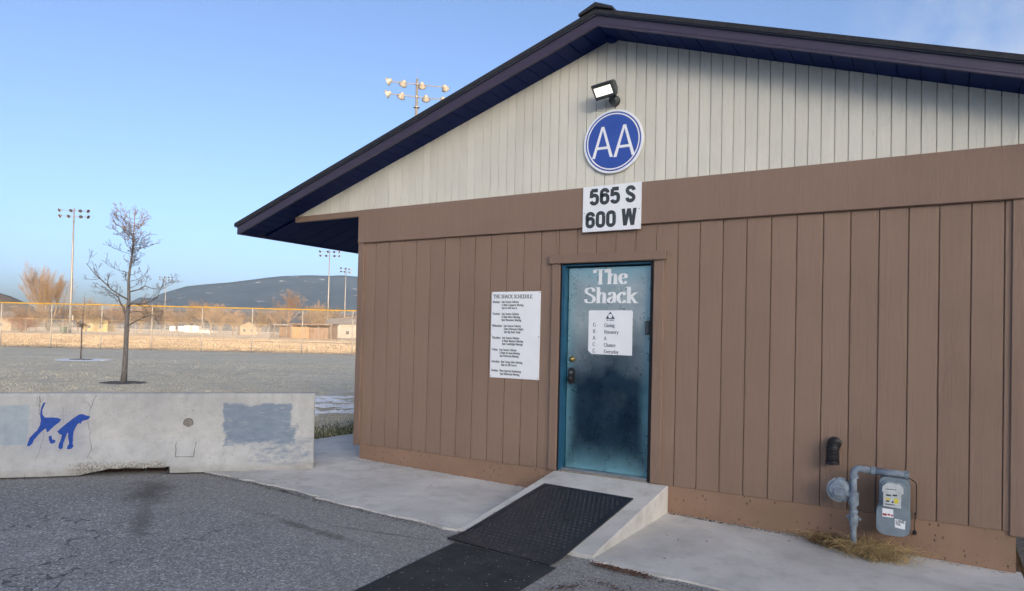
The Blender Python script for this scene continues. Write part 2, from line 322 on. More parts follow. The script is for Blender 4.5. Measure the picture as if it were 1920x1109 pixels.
# asphalt
t = NT('asphalt')
fine = t.vor(t.pos, 105, out='Color'); fx = t.xyz(fine); ch = t.vor(t.pos, 75, out='Color'); cx_ = t.xyz(ch)
big = t.noise(t.pos, .55, 6, .6); mid = t.noise(t.pos, 3.2, 5, .65)
cc = t.mix(t.ramp(big, .32, .7), (.21, .208, .205), (.31, .305, .295))
cc = t.mix(t.ramp(mid, .35, .75, 0, .5), cc, (.15, .15, .15))
cc = t.mix(t.ramp(fx[0], .55, 1, 0, .75), cc, (.55, .54, .52)); cc = t.mix(t.ramp(cx_[1], .90, .97, 0, .7), cc, (.70, .69, .67)); cc = t.mix(t.ramp(cx_[2], .75, 1, 0, .6), cc, (.05, .05, .052))
# near the slab the surface is paler and coarser; patch of oil soaked into it
px = t.xyz(t.pos)
dpale = t.math('ADD', px[1], t.math('MULTIPLY', t.noise(t.pos, .8, 4), 1.8))
cc = t.mix(t.ramp(dpale, -2.2, -1.0, 0, .55), cc, t.mix(t.ramp(fx[1], .3, .9), (.20, .197, .185), (.46, .45, .42)))
def blob(cx, cy, rx, ry, wob, nscale):
    dx = t.math('DIVIDE', t.math('SUBTRACT', px[0], cx), rx); dy = t.math('DIVIDE', t.math('SUBTRACT', px[1], cy), ry)
    d = t.math('SQRT', t.math('ADD', t.math('MULTIPLY', dx, dx), t.math('MULTIPLY', dy, dy)))
    return t.math('ADD', d, t.math('MULTIPLY', t.math('SUBTRACT', t.noise(t.pos, nscale, 5, .7), .5), wob))
def rblob(cx, cy, ang, rl, rw, wob, nscale):
    ca, sa = math.cos(ang), math.sin(ang); ax_ = t.math('SUBTRACT', px[0], cx); ay_ = t.math('SUBTRACT', px[1], cy)
    dl = t.math('DIVIDE', t.math('ADD', t.math('MULTIPLY', ax_, ca), t.math('MULTIPLY', ay_, sa)), rl); dw_ = t.math('DIVIDE', t.math('ADD', t.math('MULTIPLY', ax_, -sa), t.math('MULTIPLY', ay_, ca)), rw)
    d = t.math('SQRT', t.math('ADD', t.math('MULTIPLY', dl, dl), t.math('MULTIPLY', dw_, dw_)))
    return t.math('ADD', d, t.math('MULTIPLY', t.math('SUBTRACT', t.noise(t.pos, nscale, 6, .75), .5), wob))
cc = t.mix(t.ramp(rblob(-.25, -2.40, -.57, .62, .24, 1.9, 3.5), 1.05, .25, 0, .72), cc, (.075, .066, .058))
cc = t.mix(t.ramp(rblob(.60, -2.98, -.57, .60, .11, 1.9, 4.0), 1.05, .3, 0, .5), cc, (.085, .077, .068))
cc = t.mix(t.ramp(rblob(1.72, -2.31, -.06, .85, .07, 3.4, 3.4), 1.0, .2, 0, .5), cc, (.06, .055, .05))
cc = t.mix(t.ramp(rblob(2.2, -2.05, .25, .5, .03, 2.6, 3.6), 1.0, .3, 0, .6), cc, (.07, .06, .052))
wv = t.noise(t.map(t.pos, (1, 1, 1)), 1.1, 4, .6, .4); crk = t.math('MULTIPLY', t.ramp(t.math('ABSOLUTE', t.math('SUBTRACT', wv, .5)), .007, .0), t.ramp(t.noise(t.map(t.pos, (1, 1, 1), (4, 7, 0)), .45, 3), .52, .60))
cc = t.mix(t.math('MULTIPLY', crk, .75), cc, (.022, .02, .02))
hh = t.math('ADD', t.math('MULTIPLY', fx[2], .8), t.math('MULTIPLY', mid, .6)); t.bump(t.math('SUBTRACT', hh, t.math('MULTIPLY', crk, 1.5)), .9, .006)
M['asphalt'] = t.out(cc, .85, 0, .3)
# lawn and field
t = NT('frosted_dormant_lawn')
px = t.xyz(t.pos); b1 = t.noise(t.pos, .35, 6, .65); b2 = t.noise(t.pos, 3.0, 6, .7); fi = t.noise(t.map(t.pos, (1, 1, 1)), 28, 5, .75)
cc = t.mix(t.ramp(b1, .3, .7), (.62, .525, .37), (.78, .68, .50)); cc = t.mix(t.ramp(b2, .46, .68, 0, .75), cc, (.42, .375, .26)); cc = t.mix(t.ramp(t.noise(t.map(t.pos, (1, 1, 1), (9, 2, 0)), 1.3, 6, .7), .52, .66, 0, .55), cc, (.36, .325, .22)); cc = t.mix(t.ramp(fi, .45, .7, 0, .65), cc, (.68, .66, .58))
cc = t.mix(t.ramp(t.noise(t.pos, 60, 3, .7), .55, .75, 0, .5), cc, (.50, .50, .47))
# across the fence: dry tan outfield, long streaks and packed infield soil
u = t.math('ADD', t.math('ADD', t.math('MULTIPLY', px[0], -.521), t.math('MULTIPLY', px[1], .853)), 8.38)
w = t.math('ADD', t.math('MULTIPLY', px[0], .853), t.math('MULTIPLY', px[1], .521))
cu = t.n.new('ShaderNodeCombineXYZ'); t.l.new(t.math('MULTIPLY', u, .09), cu.inputs[0]); t.l.new(t.math('MULTIPLY', w, .012), cu.inputs[1])
st = t.noise(cu.outputs[0], 3.0, 5, .6)
tan = t.mix(t.ramp(st, .35, .65), (.44, .32, .19), (.66, .50, .31)); tan = t.mix(t.ramp(fi, .5, .7, 0, .4), tan, (.70, .58, .42)); tan = t.mix(t.ramp(st, .60, .70, 0, .6), tan, (.26, .19, .12))
cc = t.mix(t.ramp(u, 45.5, 49), cc, tan)
cc = t.mix(t.math('MULTIPLY', t.ramp(st, .56, .60), t.ramp(u, 120, 150)), cc, (.72, .74, .76))
t.bump(t.math('ADD', fi, t.math('MULTIPLY', b2, 1.5)), .8, .03)
M['lawn'] = t.out(cc, .9, 0, .2)
M['gravel'] = simple('gravel', (.12, .115, .11), .9, 0, .8, 60, 1.0, 60)
# snow
t = NT('snow'); sn = t.noise(t.pos, 9, 5); t.bump(sn, .6, .02); M['snow'] = t.out(t.mix(t.ramp(sn, .3, .7), (.78, .80, .83), (.9, .91, .92)), .8, 0, .3)
M['mulch'] = simple('dark_mulch', (.10, .085, .068), .95, 0, .7, 30, 1.0, 60)
M['bark'] = None
t = NT('grey_bark'); bn = t.noise(t.map(t.pos, (30, 30, 6)), 1, 5, .7); M['bark'] = t.out(t.mix(t.ramp(bn, .35, .7), (.12, .105, .095), (.27, .245, .22)), .9, 0, .2); t.bump(bn, .8, .01)
M['twig'] = simple('dark_twig', (.15, .12, .10), .85, 0, .3, 8)
M['bark_far'] = simple('brown_bark', (.13, .095, .07), .9, 0, .2, 2)
M['twig_orange'] = simple('orange_brown_twig', (.185, .125, .08), .85, 0, .3, .4)
M['twig_tan'] = simple('tan_twig', (.205, .15, .10), .85, 0, .3, .4)
M['twig_red'] = simple('reddish_twig', (.17, .075, .045), .85, 0, .3, .4)
M['evergreen'] = simple('evergreen_needles', (.045, .06, .035), .9, 0, .4, 2)
M['galv'] = simple('galvanised_steel', (.20, .20, .197), .5, .3, .15, 3)
M['wire'] = simple('galvanised_wire', (.40, .40, .38), .5, .5, .1, 2)
M['yellow_cap'] = simple('yellow_plastic_cap', (.30, .20, .03), .5, 0, .15, 2)
M['lamp_hood'] = simple('white_lamp_hood', (.26, .255, .235), .4, 0, .06, 3)
M['lamp_glass'] = simple('dark_lamp_glass', (.035, .045, .07), .12, 0, .05, 3, spec=.6)
M['black'] = simple('black_plastic', (.016, .016, .018), .42, 0, .2, 12)
M['rubber'] = simple('black_rubber', (.022, .026, .034), .45, 0, .35, 9, .4, 150)
M['rubber2'] = simple('worn_black_rubber', (.032, .036, .043), .62, 0, .45, 6, .5, 150)
M['gasket'] = simple('black_gasket', (.008, .008, .01), .6)
M['white'] = simple('white_sign_enamel', (.84, .86, .88), .45, 0, .025, 5)
M['white_print'] = simple('white_lettering', (.85, .87, .88), .5, 0, .03, 9)
M['dark_print'] = simple('dark_lettering', (.045, .055, .06), .6, 0, .1, 9)
M['navy_print'] = simple('navy_lettering', (.055, .065, .12), .6, 0, .1, 9)
t = NT('blue_sign_enamel'); sp = t.math('MULTIPLY', t.ramp(t.noise(t.pos, 38, 4, .7), .60, .68), t.ramp(t.xyz(t.pos)[2], 3.45, 3.2)); M['sign_blue'] = t.out(t.mix(t.math('MULTIPLY', sp, .6), t.mix(t.ramp(t.noise(t.pos, 4, 3), .3, .7), (.028, .075, .36), (.04, .10, .42)), (.02, .04, .15)), .35, 0, .5)
M['screw'] = simple('dark_screw', (.06, .055, .05), .4, .6)
M['brass'] = simple('worn_brass', (.50, .36, .13), .32, .9, .2, 30)
M['steel'] = simple('brushed_steel', (.46, .47, .48), .35, .9, .15, 20)
M['lamp_body'] = simple('grey_lamp_housing', (.07, .08, .085), .45, .3, .1, 10)
t = NT('led_lens'); t.b.inputs['Emission Color'].default_value = (1, .95, .78, 1); t.b.inputs['Emission Strength'].default_value = 0.32; M['led'] = t.out((.9, .9, .85), .3)
M['gas'] = simple('grey_blue_gas_pipe_paint', (.20, .245, .29), .55, 0, .3, 24, .5, 120)
M['gas2'] = simple('meter_casing_paint', (.20, .25, .285), .5, .1, .12, 12, .15, 90)
M['gas_light'] = simple('meter_index_cover', (.52, .55, .55), .35, 0, .15, 20)
M['straw'] = simple('dry_straw', (.36, .26, .12), .9, 0, .5, 20)
M['straw2'] = simple('dead_brown_grass', (.085, .042, .02), .9, 0, .5, 20)
M['needles'] = simple('rust_pine_needles', (.085, .042, .026), .9, 0, .4, 20)
M['debris'] = simple('dark_debris', (.035, .03, .028), .9, 0, .4, 20)
M['paint_yellow'] = simple('yellow_sticker', (.70, .62, .05), .5, 0, .1, 9)
M['paint_red'] = simple('dark_red_print', (.30, .06, .06), .5, 0, .2, 30)
M['frost'] = simple('frosted_grass_blade', (.56, .49, .36), .9, 0, .5, 1.5)
M['tan_blade'] = simple('dry_tan_grass_blade', (.40, .325, .23), .9, 0, .5, .3)
M['green_grass'] = simple('green_grass_blade', (.085, .105, .045), .9, 0, .5, 1.5)
# blue metal door with worn edges; sky and asphalt reflections painted into base
DX0, DX1, DZ0, DZ1 = 2.775, 3.655, .235, 2.215
t = NT('worn_blue_metal_door')
px = t.xyz(t.pos)
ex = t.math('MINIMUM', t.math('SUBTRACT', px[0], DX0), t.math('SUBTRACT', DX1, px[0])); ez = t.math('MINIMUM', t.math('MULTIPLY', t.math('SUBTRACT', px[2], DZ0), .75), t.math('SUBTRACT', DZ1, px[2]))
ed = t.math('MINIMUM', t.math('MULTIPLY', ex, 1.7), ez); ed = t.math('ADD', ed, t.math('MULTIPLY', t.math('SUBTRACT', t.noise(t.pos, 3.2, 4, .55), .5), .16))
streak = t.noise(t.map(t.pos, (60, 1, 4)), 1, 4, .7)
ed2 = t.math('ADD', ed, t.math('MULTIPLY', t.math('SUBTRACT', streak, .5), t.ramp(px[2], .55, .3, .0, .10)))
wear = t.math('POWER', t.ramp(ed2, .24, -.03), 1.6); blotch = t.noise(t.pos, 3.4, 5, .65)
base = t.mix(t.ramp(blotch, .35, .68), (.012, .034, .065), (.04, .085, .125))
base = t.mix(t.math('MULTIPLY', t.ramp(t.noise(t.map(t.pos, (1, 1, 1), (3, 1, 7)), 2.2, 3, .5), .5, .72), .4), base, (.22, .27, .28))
pale = t.ramp(t.math('ADD', px[2], t.math('MULTIPLY', t.math('SUBTRACT', t.noise(t.pos, 1.6, 3, .5), .5), 1.0)), 1.10, 1.75)  # pale upper leaf: reflected sky mixed into the base colour
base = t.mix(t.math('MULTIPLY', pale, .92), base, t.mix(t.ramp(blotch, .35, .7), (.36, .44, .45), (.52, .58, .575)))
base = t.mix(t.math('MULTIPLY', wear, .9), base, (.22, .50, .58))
base = t.mix(t.ramp(t.noise(t.pos, 260, 2, .5), .55, .7, 0, .18), base, (.30, .40, .45))
wob = t.noise(t.map(t.pos, (1, 1, .6)), 2.6, 1, .4); t.bump(t.math('ADD', t.math('MULTIPLY', wob, 1.0), t.math('MULTIPLY', t.noise(t.pos, 90, 3), .04)), .10, .012)
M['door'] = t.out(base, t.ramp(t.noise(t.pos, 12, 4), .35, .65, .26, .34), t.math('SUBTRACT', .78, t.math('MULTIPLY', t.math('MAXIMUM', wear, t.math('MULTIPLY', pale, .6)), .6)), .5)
M['door_frame'] = simple('blue_door_frame_paint', (.015, .085, .15), .45, 0, .2, 6)

# ================================================================== ground, road, hills
def grid_z(xs, ys, zf):
    v = [(x, y, zf(x, y)) for y in ys for x in xs]; nx = len(xs)
    return v, [(j * nx + i, j * nx + i + 1, (j + 1) * nx + i + 1, (j + 1) * nx + i) for j in range(len(ys) - 1) for i in range(nx - 1)]
def gspace(a): return sorted(set([-s for s in a] + a))
gl = [0, 1.5, 4, 8.3, 14, 25, 50, 100, 200, 400, 800, 1600, 3200, 6400, 12000]
obj('ground', grid_z(gspace(gl), gspace(gl), lambda x, y: gz(x) - .07), M['lawn'], kind='structure')
BU = Vector((-0.6712, -0.7412, 0)); BN = Vector((0.7412, -0.6712, 0)); B0 = Vector((0.144, -0.778, 0.022))
def lawn_edge(y):    # right-hand boundary of the lawn as a function of y
    if y > -0.62: return -1.45
    return -1.45 + (y + .62) * .9 - .0
ys = [-60, -30, -15, -8, -5, -3.5, -2.5, -1.8, -1.2, -.9, -.62, -.3, .3, .8, 1.5, 2.5, 4, 6, 9, 12, 16, 22, 30, 40, 55, 75, 100, 140, 200, 300, 450, 700]
ks = [0, .15, .4, .8, 1.4, 2.2, 3.2, 4.5, 6, 8, 11, 15, 20, 26, 34, 44, 56, 72, 95, 130, 180, 260, 400, 700, 1100]
lv = []; lf = []
for y in ys:
    for k in ks:
        x = lawn_edge(y) + (rnd.uniform(-.03, .03) if k == 0 else 0) - k
        z = .025 + .02 * mnoise.noise(Vector((x * .35, y * .35, 0))) * min(1, k) + (.012 if k else -.03)
        lv.append((x, y, z))
nk = len(ks)
lf = [(j * nk + i, (j + 1) * nk + i, (j + 1) * nk + i + 1, j * nk + i + 1) for j in range(len(ys) - 1) for i in range(nk - 1)]
obj('lawn', (lv, [q[::-1] for q in lf]), M['lawn'], kind='structure')
# asphalt lot
axs = [-3.2, -2.4, -1.6, -.8, -.2, .4, 1, 1.6, 2.2, 2.8, 3.4, 4, 4.6, 5.2, 6, 7, 8.3, 10, 14, 20, 30, 60]
ays = [-60, -40, -25, -16, -11, -9, -7.5, -6.5, -5.6, -4.8, -4.1, -3.5, -3, -2.6, -2.3, -2, -1.75, -1.5, -1.2, -.6]
av = []
for y in ays:
    for x in axs:
        xx = x if x > -3 else min(x, lawn_edge(y) - .25)
        av.append((xx, y, gz(x) - .016 + .010 * mnoise.noise(Vector((x * .7, y * .7, 3))) + (-.03 if y > -1.3 else 0)))
na = len(axs)
obj('asphalt_lot', (av, [(j * na + i, j * na + i + 1, (j + 1) * na + i + 1, (j + 1) * na + i) for j in range(len(ays) - 1) for i in range(na - 1)]), M['asphalt'], kind='structure')
# concrete pavement: an apron in front of the wall and a walk along the left side, slab by slab
pav = empty('pavement', (0, 0, 0), kind='structure')
def slab(poly, top=0.0, th=.12):
    n = len(poly); v = [(x, y, gz(x) + top) for x, y in poly] + [(x, y, gz(x) - th) for x, y in poly]
    b = .008; cx = sum(p[0] for p in poly) / n; cy = sum(p[1] for p in poly) / n
    f = [tuple(range(n))] + [((i + 1) % n, i, i + n, (i + 1) % n + n) for i in range(n)]
    return obj('slab', (v, f), M['concrete'], pav, origin=(cx, cy, gz(cx)))
def wavy(x0, x1, y, n, amp=.03): return [(x0 + (x1 - x0) * i / n, y + amp * (mnoise.noise(Vector((i * .9 + x0, y, 5))) + .5 * mnoise.noise(Vector((i * 2.3, x0, 1))))) for i in range(n + 1)]
slab(wavy(-.62, 1.085, -1.56, 14, .05) + [(1.085, .06), (.0, .06), (0.0, -.16), (-.62, -.16)])
slab(wavy(1.093, 2.695, -1.63, 12, .05) + [(2.695, .06), (1.093, .06)])
slab(wavy(2.70, 3.85, -1.60, 6, .01) + [(3.85, .06), (2.70, .06)], -.02)
slab(wavy(3.855, 6.47, -1.64, 20, .05) + [(6.47, .06), (3.855, .06)])
slab([(6.482, -1.64), (8.4, -1.7), (8.4, .0), (6.482, .0)], -.012)
slab([(-1.46, -.152), (-.005, -.152), (-.005, 1.4), (-1.46, 1.4)], .0)
for i in range(5): slab([(-1.46, 1.408 + i * 1.5), (.0, 1.408 + i * 1.5), (.0, 2.9 + i * 1.5), (-1.46, 2.9 + i * 1.5)], .001 * (i % 2))
slab([(-1.46, -.62), (-.63, -1.5), (-.63, -.16), (-1.46, -.16)], .0)
obj('gravel_strip', grid_z([6.5, 7.2, 8.4, 10, 13], [.004, .5, 1.5, 3, 6, 10], lambda x, y: gz(x) - .012), M['gravel'], kind='structure')
# embankment unseen behind the camera, put in to shade the lot, hall and lawn
SH = math.tan(SUN_EL)
VD = Vector((f_.x, f_.y, 0)).normalized(); FD = Vector((VD.y, -VD.x, 0))       # away from the camera / along the fence
FA = at(2, 46.4); FB = at(661, 46.4); fence_mid = (FA + FB) / 2
def emb(tt, s, T=120.0):      # tt along the ridge, s across it
    p = fence_mid + VD * 5.0 - LH * T - VD * s + FD * tt
    return (p.x, p.y, max(-.2, T * SH - abs(s) * .42 + .15 * mnoise.noise(Vector((tt * .02, s * .05, 2)))))
ev = [emb(-300 + 20 * i, s) for i in range(31) for s in (-36, -24, -14, -7, -2, 0, 2, 7, 14, 24, 36)]
obj('added_shade_bank', (ev, [(i * 11 + j, (i + 1) * 11 + j, (i + 1) * 11 + j + 1, i * 11 + j + 1) for i in range(30) for j in range(10)]), M['lawn'], kind='structure')
# distant hills, skyline read along the bearing of the photograph's columns
t = NT('sagebrush_mountainside')
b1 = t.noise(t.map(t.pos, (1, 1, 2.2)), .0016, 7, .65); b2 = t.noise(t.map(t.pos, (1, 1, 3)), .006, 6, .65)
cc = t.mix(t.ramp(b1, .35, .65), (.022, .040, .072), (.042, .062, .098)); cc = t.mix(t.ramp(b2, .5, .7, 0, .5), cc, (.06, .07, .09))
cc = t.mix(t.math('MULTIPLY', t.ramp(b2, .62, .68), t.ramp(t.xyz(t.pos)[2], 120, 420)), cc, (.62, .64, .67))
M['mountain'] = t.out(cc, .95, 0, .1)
def hill_ridge(name, sky_pts, R, Rn, mat, rough=.06, nseg=150, nd=16, seed=0):
    xs = [sky_pts[0][0] + (sky_pts[-1][0] - sky_pts[0][0]) * i / nseg for i in range(nseg + 1)]
    v = []
    for x in xs:
        y = float(np.interp(x, [p[0] for p in sky_pts], [p[1] for p in sky_pts])); d = ray(x, y); hl = math.hypot(d.x, d.y); dd = Vector((d.x / hl, d.y / hl, 0)); H = d.z / hl * R
        for j in range(nd + 3):
            k = j / nd; r = Rn + (R - Rn) * k
            p = dd * r + Vector((CAM.x, CAM.y, 0))
            if k <= 1:
                prof = k ** 1.25
                z = H * prof + H * rough * (mnoise.fractal(Vector((p.x * .0011 + seed, p.y * .0011, seed)), .9, 2.1, 5)) * math.sin(math.pi * k) * 2.2
            else: z = H * (1 - (k - 1) * 4)
            v.append((p.x, p.y, z + (CAM.z if k > .5 else 0)))
    n2 = nd + 3
    return obj(name, (v, [(i * n2 + j, (i + 1) * n2 + j, (i + 1) * n2 + j + 1, i * n2 + j + 1) for i in range(nseg) for j in range(n2 - 1)]), mat, smooth=True, kind='structure')
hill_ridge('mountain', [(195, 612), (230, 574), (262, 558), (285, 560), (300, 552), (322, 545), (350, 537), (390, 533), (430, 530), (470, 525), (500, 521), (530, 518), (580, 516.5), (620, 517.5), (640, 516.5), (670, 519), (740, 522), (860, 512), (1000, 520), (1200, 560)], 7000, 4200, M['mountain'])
t = NT('dry_foothill'); b1 = t.noise(t.pos, .02, 6, .7); M['foothill'] = t.out(t.mix(t.ramp(b1, .35, .65), (.17, .13, .09), (.30, .23, .16)), .95, 0, .1)
hill_ridge('foothill', [(-260, 520), (-120, 530), (-40, 540), (0, 550), (20, 556), (45, 567), (70, 580), (110, 604), (140, 616)], 1500, 900, M['foothill'], .05, 60, 10, 4)
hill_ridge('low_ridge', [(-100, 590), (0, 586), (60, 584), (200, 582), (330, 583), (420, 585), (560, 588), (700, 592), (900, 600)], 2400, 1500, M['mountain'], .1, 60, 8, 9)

# ================================================================== the hall
XW0, XW1, DEPTH = 0.0, 6.465, 9.0
RX, RZ, SL = 3.22, 4.40, .3265
ZB, ZT = 2.595, 2.989
def soff(x): return RZ - SL * abs(x - RX)
hall = empty('meeting_hall', (3.23, 4.5, -.05), 'low brown and cream board clad hall with a wide dark gabled roof', 'building')
# structural walls behind the boards
wall = obj('front_wall', MB().box(XW0 + .03, 2.70, .014, .20, .2, ZB + .2).box(3.70, XW1 - .04, .014, .20, .2, ZB + .2).box(2.70, 3.70, .014, .20, 2.26, ZB + .2).vf, M['backing'], hall)
ow = MB().box(.02, .20, .20, DEPTH, .2, 3.2).box(XW1 - .22, XW1 - .03, .20, DEPTH, .2, 3.2).box(.2, XW1 - .22, DEPTH - .2, DEPTH, .2, 3.2)
sidewall = obj('side_wall', ow.vf, M['backing'], hall)
obj('foundation', MB().box(.067, 6.432, .006, .30, -.5, .196).box(.067, .3, .3, DEPTH, -.5, .196).box(6.2, 6.432, .3, DEPTH, -.5, .196).vf, M['found'], hall)
G0, GP = .252, .2032
def board_mesh(w, h, th=.0135, b=.0025):
    return mesh('board', *MB().bbox(0, w, 0, th, 0, h, b).vf, M['brown'])
gr = [.03] + [G0 + GP * i for i in range(31)] + [XW1 - .03]
cache = {}
def place_board(x0, x1, z0, z1):
    key = (round(x1 - x0, 3), round(z1 - z0, 3))
    if key not in cache: cache[key] = board_mesh(key[0], key[1])
    inst('board', cache[key], wall, (x0, rnd.uniform(-.0012, .0012), z0))
for a, b in zip(gr[:-1], gr[1:]):
    a += .0038; b -= .0038
    zt = ZB + .03
    if b <= 2.66 or a >= 3.76: place_board(a, b, .198, zt)
    elif a < 2.66: place_board(a, 2.66, .198, zt); place_board(2.661, b, 2.30, zt)
    elif b > 3.76: place_board(a, 3.759, 2.30, zt); place_board(3.76, b, .198, zt)
    else: place_board(a, b, 2.30, zt)
# right-hand side wall boards
sb = mesh('board', *MB().bbox(0, GP - .008, 0, .0135, 0, 2.6, .0025, M=Matrix.Rotation(math.pi / 2, 4, 'Z')).vf, M['brown'])
for i in range(43): inst('board', sb, sidewall, (XW1 - .014, .10 + GP * i, .198))
# corner boards, band, gable trim
def trim(name, x0, x1, y0, y1, z0, z1, mat='brown_trim', b=.004): return obj(name, MB().bbox(x0, x1, y0, y1, z0, z1, b).vf, M[mat], hall)
trim('corner_board', -.012, .082, -.028, .012, .186, ZB - .002)
trim('corner_board', XW1 - .072, XW1 + .012, -.017, .012, .172, ZB - .002)
obj('corner_board', box(XW1 - .012, XW1 + .012, .0125, .10, .172, ZB - .002), M['brown_trim'], hall)
trim('band_board', -.014, XW1 + .014, -.036, .012, ZB, ZT)
trim('gable_trim', -1.12, -.0145, -.034, .012, 2.915, ZT - .001)
trim('gable_trim', XW1 + .0145, XW1 + 1.1, -.034, .012, 2.915, ZT - .001)
# gable boards: one by one, cut to the rake
gable = obj('gable_wall', MB().prism([(-1.10, ZT - .03), (7.54, ZT - .03), (RX, RZ + .02)], .014, .10).vf, M['backing_cream'], hall)
C0, CP = -.294, .1018
k0 = -9
for i in range(k0, 78):
    a = C0 + CP * i + .0028; b = C0 + CP * (i + 1) - .0028
    za, zb_ = soff(a) + .012, soff(b) + .012
    if max(za, zb_) < ZT + .015: continue
    za = max(za, ZT + .004); zb_ = max(zb_, ZT + .004); z0 = ZT - .004; bv = .002; y0 = rnd.uniform(-.001, .001)
    pts = [(a, z0), (b, z0), (b, zb_)] + ([(RX, soff(RX) + .012)] if a < RX < b else []) + [(a, za)]
    n = len(pts); cx = (a + b) / 2
    ins = [(min(max(x, a + bv), b - bv), z) for x, z in pts]
    v = [(x, .0135, z) for x, z in pts] + [(x, y0 + bv, z) for x, z in pts] + [(x, y0, z) for x, z in ins]
    f = [tuple(range(2 * n, 3 * n))] + [(j, (j + 1) % n, n + (j + 1) % n, n + j) for j in range(n)] + [(n + j, n + (j + 1) % n, 2 * n + (j + 1) % n, 2 * n + j) for j in range(n)]
    obj('board', (v, f), M['cream'], gable, origin=(cx, 0, z0))
# roof
EX = 5.06; YF = -.35; YB = DEPTH + .35
def rk(x, dz): return 4.417 + dz - SL * abs(x - RX)
def chev(dz0, dz1, y0, y1, side, ext=0.0, x_in=0.0):
    xe = RX + side * (EX + ext); xi = RX + side * x_in
    return MB().prism([(xi, rk(xi, dz0)), (xe, rk(xe, dz0)), (xe, rk(xe, dz1)), (xi, rk(xi, dz1))][::side], y0, y1).vf
roof = obj('roof', MB().prism([(RX - EX - .02, rk(RX - EX - .02, .10)), (RX, rk(RX, .10)), (RX + EX + .02, rk(RX + EX + .02, .10)), (RX + EX + .02, rk(RX + EX + .02, .135)), (RX, rk(RX, .135)), (RX - EX - .02, rk(RX - EX - .02, .135))], YF - .035, YB).vf, M['shingle'], hall)
obj('roof_deck', MB().prism([(RX - EX + .03, rk(RX - EX, .03)), (RX, rk(RX, .03)), (RX + EX - .03, rk(RX + EX, .03)), (RX + EX - .03, rk(RX + EX, .098)), (RX, rk(RX, .098)), (RX - EX + .03, rk(RX - EX, .098))], YF + .03, YB - .02).vf, M['soffit'], roof)
for sd in (-1, 1):
    obj('fascia_board', chev(-.006, .090, YF, YF + .028, sd), M['fascia'], roof)
    obj('fascia_crimp', chev(.016, .021, YF - .004, YF - .0002, sd), M['fascia'], roof)
    obj('drip_edge', chev(.092, .136, YF - .022, YF + .028, sd, .02), M['drip'], roof)
    obj('shingle_edge', chev(.1372, .146, YF - .028, YF + .4, sd, .025, .0), M['shingle'], roof)
    xe = RX + sd * EX
    x0, x1 = sorted((xe, xe - sd * .028))
    obj('eave_fascia', box(x0, x1, YF + .0285, YB - .03, rk(xe, -.006), rk(xe, .092)), M['fascia'], roof)
# ridge cap shingles, and course edges on the roof planes
cap = MB()
for sd in (-1, 1):
    cap.add([(RX, YF - .055, rk(RX, .193)), (RX + sd * .17, YF - .055, rk(RX + .17, .175)), (RX + sd * .17, YF - .055, rk(RX + .17, .152)), (RX, YF - .055, rk(RX, .152)),
             (RX, YB, rk(RX, .193)), (RX + sd * .17, YB, rk(RX + .17, .175)), (RX + sd * .17, YB, rk(RX + .17, .152)), (RX, YB, rk(RX, .152))],
            [(0, 1, 2, 3), (4, 7, 6, 5), (0, 4, 5, 1), (1, 5, 6, 2), (2, 6, 7, 3)])
obj('ridge_cap', cap.vf, M['shingle'], roof)
# soffit: narrow metal panels up both rakes and wide ones under the side eaves
def soffit_panel(x0, x1, y0, y1, name='soffit_panel'):
    def zz(x): return soff(x) + .014
    v = [(x0, y0, zz(x0)), (x1, y0, zz(x1)), (x1, y1, zz(x1)), (x0, y1, zz(x0))]; v += [(a, b, c + .011) for a, b, c in v]
    return obj(name, (v, [(0, 3, 2, 1), (4, 5, 6, 7), (0, 1, 5, 4), (1, 2, 6, 5), (2, 3, 7, 6), (3, 0, 4, 7)]), M['soffit'], roof, origin=((x0 + x1) / 2, (y0 + y1) / 2, zz((x0 + x1) / 2)))
PW = .1524
for sd in (-1, 1):
    for i in range(33):
        a = RX + sd * (PW * i + .004); b = RX + sd * (min(PW * (i + 1), EX - .03) - .004)
        lim = .012 if min(a, b) > -.99 and max(a, b) < 7.43 else -.008
        soffit_panel(min(a, b), max(a, b), YF + .03, -.0015)
for sd in (-1, 1):
    xa, xb = sorted((RX + sd * (EX - .032), RX + sd * 3.22))
    for i in range(int(DEPTH / .3048)):
        soffit_panel(xa, xb, .06 + .3048 * i + .005, .06 + .3048 * (i + 1) - .005)
obj('ridge_vent_cap', MB().lathe([(.0, -.035), (.04, -.03), (.062, -.01), (.066, .03)], Matrix.Translation((RX + .02, -.055, soff(RX) - .004)), 14).vf, M['soffit'], roof, smooth=True)
# door
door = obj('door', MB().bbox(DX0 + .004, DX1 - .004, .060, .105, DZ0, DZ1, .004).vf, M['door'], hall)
frame = obj('door_frame', MB().box(2.742, 2.772, -.016, .14, .215, 2.235).box(2.772, 3.661, .0, .14, 2.229, 2.243).vf, M['door_frame'], hall)
obj('gasket', MB().box(2.722, 2.740, -.012, .13, .2, 2.256).box(3.658, 3.694, -.006, .13, .2, 2.256).box(2.740, 3.6575, .006, .13, 2.2445, 2.256).vf, M['gasket'], frame)
obj('threshold', MB().box(2.742, 3.69, -.004, .14, .217, .231).box(2.75, 3.68, .02, .13, .2312, .234).vf, M['steel'], frame)
obj('sill', box(2.72, 3.70, -.006, .15, .10, .215), M['sill'], frame)
trim('door_header', 2.600, 3.812, -.048, .002, 2.254, 2.338)
trim('door_trim', 2.632, 2.721, -.030, .002, .205, 2.253)
trim('door_trim', 3.695, 3.790, -.030, .002, .205, 2.253)
obj('door_interior', box(2.70, 3.72, .16, .19, .1, 2.3), M['gasket'], hall)
YD = .0585
obj('lettering', text_vf('The', 3.228, 2.050, .140, YD, width=.352, center=True, thick=.19, thin=.06, serif=.27, n=8), M['white_print'], door)
